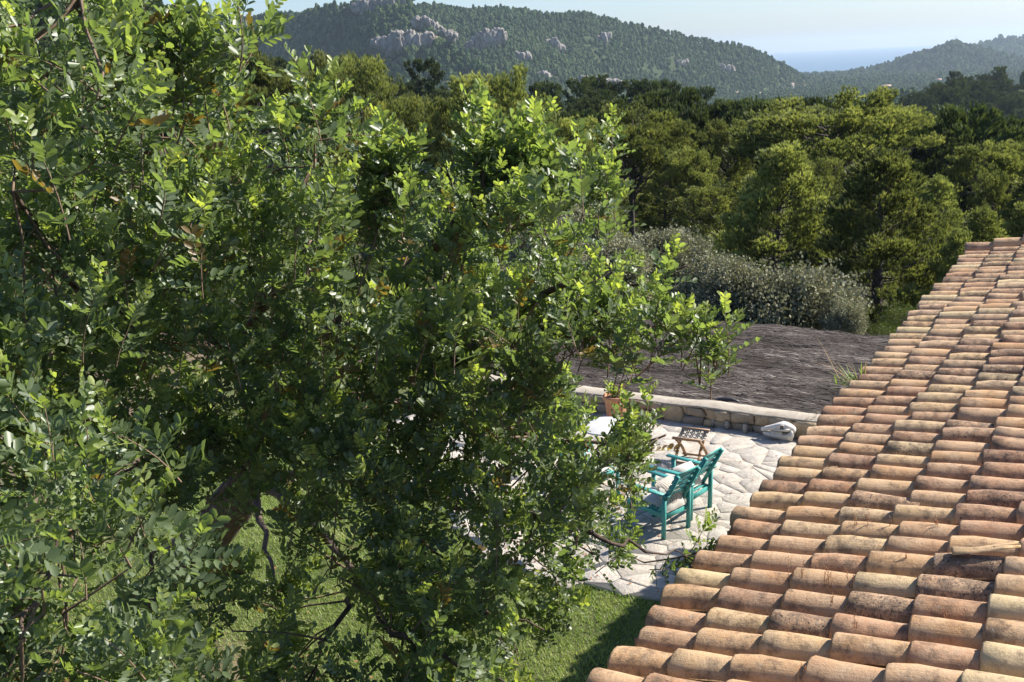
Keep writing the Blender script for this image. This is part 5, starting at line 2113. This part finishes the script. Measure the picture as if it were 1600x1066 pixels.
def make_chair(pos, az, label, pillow):
    """local frame: +y is where the sitter looks, x to the right"""
    W, SH, AH, BH = 0.52, 0.385, 0.63, 0.91
    t = thing('garden_armchair', label, 'armchair', (pos[0], pos[1], 0.034), -az, 'teal armchairs on the stone terrace')
    T = MAT['teal']

    def part(name, g, mat=T, par=t):
        return add(name, g.mesh(name, mat), par)
    for sx in (-1, 1):
        x = sx * W / 2
        g = Geo()
        g.bar((x, 0.60, 0), (x, 0.60, AH - 0.022), 0.045, 0.055, up=(0, 1, 0))
        part('leg', g)
        g = Geo()
        g.bar((x, 0.02, 0), (x, 0.0, AH - 0.022), 0.045, 0.055, up=(0, 1, 0))
        part('leg', g)
        g = Geo()
        g.bar((x, -0.07, AH - 0.011), (x, 0.70, AH - 0.011 + 0.02), 0.075, 0.024)
        part('arm', g)
        g = Geo()
        g.bar((x - sx * 0.046, 0.13, SH - 0.06), (x - sx * 0.046, -0.20, BH), 0.04, 0.05, up=(0, 1, 0))
        part('back_post', g)
        g = Geo()
        g.bar((x - sx * 0.028, 0.0, SH - 0.075), (x - sx * 0.028, 0.62, SH - 0.02), 0.026, 0.07)
        part('side_rail', g)
    for yy, zz in ((0.585, SH - 0.025), (0.03, SH - 0.085)):
        g = Geo()
        g.bar((-W / 2 + 0.024, yy, zz), (W / 2 - 0.024, yy, zz), 0.026, 0.07)
        part('cross_rail', g)
    for k in range(6):
        y = 0.08 + k * 0.094
        z = SH - 0.052 + (y / 0.62) * 0.055 + 0.018
        g = Geo()
        g.bar((-W / 2 + 0.045, y, z), (W / 2 - 0.045, y, z), 0.062, 0.017)
        part('seat_slat', g)
    nrm = unit(np.array([0, 0.58, 0.33]))
    for k in range(5):
        f = (0.42, 0.56, 0.70, 0.84, 0.97)[k]
        y = 0.13 - 0.33 * f + 0.0
        z = SH - 0.06 + (BH - SH + 0.06) * f
        g = Geo()
        g.bar((-W / 2 + 0.028, y + 0.035, z + 0.008), (W / 2 - 0.028, y + 0.035, z + 0.008), 0.016, 0.062 if k < 4 else 0.075, up=(0, -0.53, 0.85))
        part('back_slat', g)
    c = soft_box(W - 0.10, 0.54, 0.075, 5, 0.35)
    seat = add('cushion', c.mesh('seat_cushion', MAT['cushion'], True), t, (0, 0.335, SH + 0.005), (RAD(5), 0, 0))
    if pillow:
        p = soft_box(0.42, 0.40, 0.11, 9, 0.7)
        add('pillow', p.mesh('back_pillow', MAT['pillow'], True), t, (0.02, 0.20, SH + 0.12), (RAD(62), 0, RAD(8)))
        add('back_cushion', soft_box(W - 0.12, 0.34, 0.06, 12, 0.3).mesh('back_cushion', MAT['cushion'], True), t, (0, 0.105, SH + 0.11), (RAD(66), 0, 0))
    else:
        add('pillow', soft_box(0.40, 0.36, 0.10, 19, 0.7).mesh('back_pillow', MAT['cushion'], True), t, (-0.03, 0.24, SH + 0.11), (RAD(55), 0, RAD(-10)))
    return t


_a, _b = onz(1073.5, 830), onz(1042.5, 846)
_mid = (_a + _b) / 2
make_chair(_mid, -RAD(43), 'teal slatted armchair nearer the roof with a cream seat cushion and a patterned pillow', True)
_a, _b = onz(1105, 796), onz(1087, 818)
_mid = (_a + _b) / 2
make_chair(_mid, -RAD(50), 'teal slatted armchair standing behind the other one, nearer the wooden stool', False)
make_chair(onz(905, 790), RAD(40), 'teal armchair almost hidden behind the carob leaves at the left of the table', False)


# round garden table, mostly behind the leaves
_tp = onz(950, 738)
tb = thing('garden_table', 'white-topped round table on dark iron legs behind the carob leaves', 'table', (_tp[0], _tp[1], 0.034))
g = Geo()
g.lathe([(0.0, 0.695), (0.42, 0.695), (0.435, 0.702), (0.435, 0.716), (0.42, 0.723), (0.0, 0.723)][1:5], 36)
add('table_top', g.mesh('table_top', MAT['white_top']), tb)
for k in range(3):
    a = k * 2.094 + 0.4
    g = Geo()
    c, s = math.cos(a), math.sin(a)
    g.tube(np.array([[c * .42, s * .42, 0.0], [c * .30, s * .30, 0.12], [c * .13, s * .13, 0.34], [c * .2, s * .2, 0.56], [c * .34, s * .34, 0.697]]), 0.013, 6)
    add('leg', g.mesh('table_leg', MAT['dark_iron'], True), tb)
g = Geo()
aa = np.linspace(0, 2 * np.pi, 17)
g.tube(np.column_stack([0.145 * np.cos(aa), 0.145 * np.sin(aa), np.full(17, 0.34)]), 0.008, 5)
add('ring', g.mesh('table_ring', MAT['dark_iron'], True), tb)


# ------------------------------------------------------------------ folding stool with a woven seat
def make_stool():
    p = onz(1080, 680, 0.47)
    st = thing('folding_stool', 'wooden cross-legged stool with a sagging black and cream woven seat', 'stool', (p[0], p[1], 0.034), RAD(64))
    Wd = MAT['wood']
    # side rails of the seat run along y, legs cross below
    for sx in (-1, 1):
        g = Geo()
        g.bar((sx * 0.25, -0.22, 0.45), (sx * 0.25, 0.22, 0.45), 0.045, 0.04)
        add('seat_rail', g.mesh('seat_rail', Wd), st)
        for yy in (-0.18, 0.18):
            g = Geo()
            n = 7
            t = np.linspace(0, 1, n)
            y = yy + (0.016 if sx > 0 else -0.016)
            P = np.column_stack([sx * (0.25 - 0.50 * t - 0.05 * np.sin(t * np.pi)), np.full(n, y), 0.435 * (1 - t)])
            for k in range(n - 1):
                g.bar(P[k], P[k + 1] + (P[k + 1] - P[k]) * 0.03, 0.028, 0.044, up=(0, 1, 0))
            add('leg', g.mesh('stool_leg', Wd), st)
        g = Geo()
        g.bar((-sx * 0.20, -0.2, 0.045), (-sx * 0.20, 0.2, 0.045), 0.028, 0.03)
        add('foot_bar', g.mesh('foot_bar', Wd), st)
    # woven seat: crossing bands that sag between the rails
    g = Geo()
    nb = 15
    for k in range(nb):
        y = -0.205 + 0.41 * k / (nb - 1)
        for m in range(12):
            x0, x1 = -0.262 + 0.524 * m / 12, -0.262 + 0.524 * (m + 1) / 12 - 0.003
            zf = lambda x: 0.468 - 0.075 * (1 - (x / 0.262) ** 2)
            up = 0.005 * (1 if (m + k) % 2 else -1)
            w = 0.0125
            V = [[x0, y - w, zf(x0)], [x1, y - w, zf(x1)], [x1, y + w, zf(x1)], [x0, y + w, zf(x0)], [(x0 + x1) / 2, y - w, zf((x0 + x1) / 2) + up], [(x0 + x1) / 2, y + w, zf((x0 + x1) / 2) + up]]
            g.put(V, [(0, 4, 5, 3), (4, 1, 2, 5)], 0.9 if ((m + k) % 2 and k % 3 == 0) or m in (0, 11) else 0.1)
    o = add('woven_seat', g.mesh('woven_seat', MAT['woven'], False, True), st)
    return st


make_stool()


# ------------------------------------------------------------------ bleached animal skull
def make_skull():
    p = onz(1218, 690)
    sk = thing('animal_skull', 'bleached white horse skull lying on the terrace against the stone wall', 'skull', (p[0], p[1], 0.034), WA + RAD(8))
    # x: muzzle at -, back of the head at +
    prof = [(-0.30, 0.020, 0.018, 0.155), (-0.285, 0.036, 0.030, 0.158), (-0.23, 0.045, 0.036, 0.172), (-0.15, 0.050, 0.044, 0.190), (-0.08, 0.062, 0.055, 0.205), (-0.02, 0.085, 0.066, 0.218), (0.05, 0.112, 0.074, 0.228),
            (0.11, 0.105, 0.072, 0.226), (0.17, 0.075, 0.066, 0.212), (0.22, 0.062, 0.056, 0.195), (0.255, 0.040, 0.036, 0.180)]
    g = Geo()
    ns = 18
    V, F = [], []
    for x, w, h, z in prof:
        for k in range(ns):
            a = 2 * math.pi * k / ns
            c, s = math.cos(a), math.sin(a)
            sq = 0.75
            yy = math.copysign(abs(c) ** sq, c) * w
            zz = math.copysign(abs(s) ** sq, s) * h
            # eye sockets pressed in on both sides
            dd = math.hypot((x - 0.045) / 0.036, (zz - 0.010) / 0.034)
            if abs(c) > 0.6 and dd < 1.5:
                yy *= 1 - 0.45 * max(0, 1 - (dd / 1.5) ** 2)
            V.append((x, yy, z + zz))
    n = len(prof)
    for i in range(n - 1):
        for k in range(ns):
            F.append((i * ns + k, i * ns + (k + 1) % ns, (i + 1) * ns + (k + 1) % ns, (i + 1) * ns + k))
    F += [tuple(range(ns))[::-1], tuple(range((n - 1) * ns, n * ns))]
    g.put(V, F)
    add('cranium', g.mesh('cranium', MAT['bone'], True), sk)
    for sy in (-1, 1):
        # brow arch over the socket and cheek bone
        g = Geo()
        a = np.linspace(0, 2 * np.pi, 13)
        g.tube(np.column_stack([0.045 + 0.046 * np.cos(a), sy * (0.088 - 0.012 * np.cos(a) + 0.014 * np.sin(a)), 0.242 + 0.040 * np.sin(a)]), 0.0095, 6)
        add('eye_rim', g.mesh('eye_rim', MAT['bone'], True), sk)
        g = Geo()
        g.tube(np.array([[-0.09, sy * 0.062, 0.185], [0.0, sy * 0.098, 0.188], [0.09, sy * 0.112, 0.205], [0.17, sy * 0.088, 0.212]]), [0.010, 0.015, 0.014, 0.010], 7)
        add('cheek_bone', g.mesh('cheek_bone', MAT['bone'], True), sk)
        # dark disc in the socket, the shade of the hollow put into its colour
        g = Geo()
        g.lathe([(0.004, -0.004), (0.028, 0.0), (0.032, 0.006), (0.012, 0.010)], 12)
        add('socket_shade', g.mesh('socket_shade', MAT['bone_shade'], True), sk, (0.045, sy * 0.072, 0.240), (RAD(-90 * sy), 0, 0))
        # jaw half: long bar rising to a broad plate at the back
        out = [(-0.27, 0.075), (-0.24, 0.050), (-0.10, 0.020), (0.05, 0.0), (0.15, -0.004), (0.215, 0.02), (0.235, 0.09), (0.225, 0.165), (0.19, 0.175), (0.165, 0.12), (0.10, 0.085), (-0.05, 0.085), (-0.18, 0.098), (-0.25, 0.100)]
        g = Geo()
        m = len(out)
        V = []
        for e, wq in ((0.0, 0.011), (1.0, 0.011)):
            for x, z in out:
                y = sy * (0.026 + 0.062 * (x + 0.27) / 0.5) + (e - 0.5) * 2 * wq
                V.append((x, y, z + 0.004 + 0.022 * (x < 0.2)))
        F = [(i, (i + 1) % m, m + (i + 1) % m, m + i) for i in range(m)] + [tuple(range(m))[::-1], tuple(range(m, 2 * m))]
        g.put(V, F)
        add('jaw', g.mesh('jaw', MAT['bone']), sk)
        for k in range(6):
            x = -0.125 + k * 0.032
            g = Geo()
            g.box((x, sy * (0.026 + 0.062 * (x + 0.27) / 0.5), 0.118), (0.026, 0.020, 0.075))
            add('tooth', g.mesh('tooth', MAT['bone']), sk)
    g = Geo()
    g.tube(np.array([[-0.262, 0, 0.182], [-0.18, 0, 0.205]]), [0.022, 0.014], 8)
    add('nose_shade', g.mesh('nose_shade', MAT['bone_shade'], True), sk)  # solid dark tube, the shade inside the nose is in its colour
    return sk


make_skull()


# ------------------------------------------------------------------ terracotta pot with its plant
def make_pot():
    p = onz(963, 661)
    pt = thing('terracotta_pot', 'tall terracotta pot with a thick rim, standing against the low stone wall', 'plant pot', (p[0], p[1], 0.034))
    g = Geo()
    g.lathe([(0.145, 0.0), (0.150, 0.012), (0.175, 0.20), (0.195, 0.395), (0.198, 0.40), (0.222, 0.405), (0.226, 0.415), (0.226, 0.465), (0.220, 0.475), (0.205, 0.475), (0.198, 0.465), (0.195, 0.43)], 32)
    add('pot_body', g.mesh('pot_body', MAT['pot'], True), pt)
    g = Geo()
    g.lathe([(0.196, 0.428), (0.10, 0.438), (0.02, 0.442)], 24)
    add('soil', g.mesh('pot_soil', MAT['soil'], True), pt)
    pl = thing('potted_plant', 'green and rust-red seedy plant growing in the terracotta pot', 'plant', (p[0], p[1], 0.034 + 0.43))
    g, gr, st = Geo(), Geo(), Geo()
    g_ = np.random.default_rng(3)
    for k in range(34):
        az = g_.uniform(0, 6.28)
        d = unit(np.array([math.cos(az) * 0.6, math.sin(az) * 0.6, g_.uniform(0.5, 1.2)]))
        L_ = g_.uniform(0.12, 0.30)
        e = d * L_
        st.tube(np.array([[0, 0, 0] + g_.normal(size=3) * [.05, .05, 0], e * 0.6, e]), [0.005, 0.004, 0.002], 4, cap=False)
        rusty = math.cos(az - 0.3) > 0.25
        for q in range(9):
            b = e * g_.uniform(0.45, 1.05) + g_.normal(size=3) * 0.025
            dl = unit(d + g_.normal(size=3) * 0.7)
            V = leaflet(b, dl, unit(np.array([0, 0, 1.0]) + 0.4 * g_.normal(size=3)), g_.uniform(0.045, 0.08) * (0.55 if rusty else 1), 0.03 * (0.4 if rusty else 1))
            (gr if rusty else g).put(np.array(V), LQ, g_.uniform(0.3, 1.0))
    add('stems', st.mesh('plant_stems', MAT['twig'], True), pl)
    add('leaves', g.mesh('plant_leaves', MAT['carob'], False, True), pl)['kind'] = 'stuff'
    add('seed_heads', gr.mesh('plant_seed_heads', MAT['rust_stalk'], False, True), pl)['kind'] = 'stuff'


make_pot()


# small glass jars in front of the wall
JARS = [(1072, 661, 'first small glass jar by the wall foot, leftmost of the five'), (1093, 665, 'second small glass jar from the left by the foot of the stone wall'),
        (1115, 669, 'middle one of the five small glass jars by the wall foot'), (1136, 674, 'fourth small glass jar from the left, in front of dark wall stones'),
        (1164, 680, 'small glass jar by the wall nearest to the animal skull')]
jar_m = None
for k, (px, py, lb) in enumerate(JARS):
    p = onz(px, py)
    t = thing('glass_jar', lb, 'jar', (p[0], p[1], 0.036), 0, 'small glass jars along the foot of the wall')
    if jar_m is None:
        g = Geo()
        g.lathe([(0.038, 0.0), (0.045, 0.006), (0.047, 0.10), (0.040, 0.125), (0.036, 0.132), (0.036, 0.150), (0.039, 0.153), (0.032, 0.153), (0.031, 0.13), (0.041, 0.10), (0.039, 0.012), (0.01, 0.010)], 16)
        jar_m = g.mesh('jar_body', MAT['glass'], True)
        g = Geo()
        g.lathe([(0.024, 0.0), (0.025, 0.002), (0.025, 0.055), (0.022, 0.057)], 12)
        can_m = g.mesh('candle', MAT['cushion'], True)
    add('jar_body', jar_m, t)
    add('candle', can_m, t, (0, 0, 0.014))

# dry bush at the end of the wall
p = onz(1256, 684)
db = thing('dry_shrub', 'dry brown spindly shrub at the end of the wall beside the skull', 'shrub', (p[0] + 0.06, p[1] + 0.05, 0.0))
g, gl = Geo(), Geo()
g_ = np.random.default_rng(15)
for k in range(44):
    az = g_.uniform(0, 6.28)
    d = unit(np.array([math.cos(az) * 0.45, math.sin(az) * 0.45, g_.uniform(0.6, 1.2)]))
    L_ = g_.uniform(0.18, 0.46)
    P_ = np.array([d * L_ * t + g_.normal(size=3) * 0.012 for t in (0, .5, 1)])
    g.tube(P_, [0.004, 0.003, 0.0012], 3, cap=False)
    for q in range(9):
        b = P_[1] + (P_[2] - P_[1]) * g_.uniform() + g_.normal(size=3) * 0.012
        gl.put(np.array(leaflet(b, unit(d + g_.normal(size=3)), unit(g_.normal(size=3)), 0.030, 0.013)), LQ, g_.uniform(0, 1))
add('stems', g.mesh('shrub_stems', MAT['twig'], True), db)
add('dry_leaves', gl.mesh('shrub_leaves', MAT['drygrass'], False, True), db)['kind'] = 'stuff'


# ------------------------------------------------------------------ far things: mast and village
def hill_hit(px, py, d0, d1):
    ds = np.linspace(d0, d1, 400)
    P = CAM + ray(px, py)[None] * (ds / FPX)[:, None]
    k = np.nonzero(terrain(P[:, 0], P[:, 1]) >= P[:, 2])[0]
    return P[k[0] if len(k) else -1]


def make_mast(px, hm, d, label):
    P = at(px, 68, d)
    z = float(terrain(P[0:1], P[1:2])[0])
    t = thing('radio_mast', label, 'mast', (P[0], P[1], z - 1), 0, 'radio masts on the far hilltop')
    g = Geo()
    w0, w1 = 1.5, 0.5
    nl = 8
    for k in range(3):
        a = k * 2.094
        g.tube(np.array([[w0 * math.cos(a), w0 * math.sin(a), 0], [w1 * math.cos(a), w1 * math.sin(a), hm]]), 0.22, 4)
        for q in range(nl):
            f0, f1 = q / nl, (q + 1) / nl
            a2 = a + 2.094
            r0_, r1_ = w0 + (w1 - w0) * f0, w0 + (w1 - w0) * f1
            g.tube(np.array([[r0_ * math.cos(a), r0_ * math.sin(a), hm * f0], [r1_ * math.cos(a2), r1_ * math.sin(a2), hm * f1]]), 0.10, 3)
    add('lattice', g.mesh('mast_lattice', MAT['mast']), t)
    g = Geo()
    g.tube(np.array([[0, 0, hm], [0, 0, hm * 1.3]]), [0.22, 0.12], 5)
    add('antenna', g.mesh('mast_antenna', MAT['mast']), t)
    g = Geo()
    g.box((1.6, 0, hm * 0.72), (1.6, 1.2, 3.0))
    g.box((-1.4, 0.6, hm * 0.6), (1.4, 1.2, 2.4))
    add('dish', g.mesh('mast_dish', MAT['mast']), t)


make_mast(1493, 30, 4490, 'tall thin lattice radio mast on top of the far blue hill')
make_mast(1489, 17, 4495, 'shorter radio mast beside the tall one on the far hill')


def far_house(px, py, d0, d1, L_, W_, Hh, rz, label):
    P = hill_hit(px, py, d0, d1)
    t = thing('village_house', label, 'house', (P[0], P[1], P[2] - 1.0), rz, 'village houses in the far valley')
    g = Geo()
    x, y = L_ / 2, W_ / 2
    V = [(-x, -y, 0), (x, -y, 0), (x, y, 0), (-x, y, 0), (-x, -y, Hh), (x, -y, Hh), (x, y, Hh), (-x, y, Hh), (-x, 0, Hh + W_ * 0.22), (x, 0, Hh + W_ * 0.22)]
    g.put(V, [(0, 1, 5, 4), (2, 3, 7, 6), (1, 2, 6, 9, 5), (3, 0, 4, 8, 7)])
    add('wall', g.mesh('village_wall', MAT['housewhite']), t)
    g = Geo()
    o_ = 0.5
    zr = Hh + W_ * 0.22
    for sy in (-1, 1):
        a, b = (-x - o_, sy * (y + o_), Hh - 0.2), (x + o_, sy * (y + o_), Hh - 0.2)
        c, d = (x + o_, 0, zr + 0.25), (-x - o_, 0, zr + 0.25)
        up = np.array([0, 0, 0.3])
        V = np.array([a, b, c, d], float)
        g.put(np.vstack([V, V + up]), [(0, 1, 2, 3), (4, 5, 6, 7), (0, 1, 5, 4), (1, 2, 6, 5), (2, 3, 7, 6), (3, 0, 4, 7)])
    add('roof', g.mesh('village_roof', MAT['houseroof']), t)
    for k in range(max(2, int(L_ / 3.5))):
        g = Geo()
        g.box((-x + (k + 0.7) * L_ / max(2, int(L_ / 3.5)) - 0.5, -y, Hh * 0.55), (1.0, 0.12, 1.5))
        add('window', g.mesh('village_window', MAT['window_dark']), t)


VIL = [(1158, 191, 900, 1900, 'white house at the left of the valley village cluster'), (1166, 189, 900, 1900, 'pale house with a red roof beside the valley village white house'), (1174, 188, 900, 1900, 'widest house in the middle of the valley village'),
       (1182, 190, 900, 1900, 'low house at the right of the valley village cluster'), (1190, 187, 900, 1900, 'last small house at the right end of the valley village'),
       (1151, 150, 1400, 3300, 'lone white house on the lower left mountain slope above the village'), (1166, 156, 1400, 3300, 'pale house on the terraced slope, second from the left'), (1178, 158, 1400, 3300, 'house beside the terraces halfway up the slope'),
       (1186, 151, 1400, 3300, 'small upper house of the slope hamlet'), (1236, 136, 1400, 3600, 'house on the bare shoulder left of the saddle'), (1253, 139, 1400, 3800, 'house on the saddle road right of the bare shoulder'),
       (1455, 129, 2500, 4600, 'white house at the foot of the mast hill'), (1466, 131, 2500, 4600, 'second white house at the foot of the mast hill'), (1535, 127, 2500, 4600, 'white house right of the mast hill foot'), (1385, 141, 2500, 4600, 'pale house low on the left flank of the mast hill')]
g_ = np.random.default_rng(2)
for px, py, d0, d1, lb in VIL:
    k = 1.0 if d1 < 2500 else (1.2 if d1 < 3900 else 1.7)
    far_house(px, py, d0, d1, g_.uniform(9, 16) * k, g_.uniform(7, 10) * k, g_.uniform(5, 8) * k, g_.uniform(-0.6, 0.6), lb)


# ------------------------------------------------------------------ air
def make_haze():
    m = bpy.data.materials.new('thin_haze')
    m.use_nodes = True
    nt = m.node_tree
    nt.nodes.clear()
    out = nt.nodes.new('ShaderNodeOutputMaterial')
    pv = nt.nodes.new('ShaderNodeVolumePrincipled')
    pv.inputs['Color'].default_value = (0.66, 0.80, 0.93, 1)
    pv.inputs['Density'].default_value = HAZE
    pv.inputs['Anisotropy'].default_value = 0.25
    nt.links.new(pv.outputs[0], out.inputs['Volume'])
    g = Geo()
    z0, z1 = SEA_Z - 1.0, 190.0
    x0, x1, y0, y1 = -33000.0, 33000.0, -400.0, 33000.0
    g.box(((x0 + x1) / 2, (y0 + y1) / 2, (z0 + z1) / 2), (x1 - x0, y1 - y0, z1 - z0))
    o = add('haze', g.mesh('haze', m))
    o['kind'] = 'stuff'
    o['label'] = 'pale blue haze in the air over the valley'


HAZE = 0.00005
make_haze()
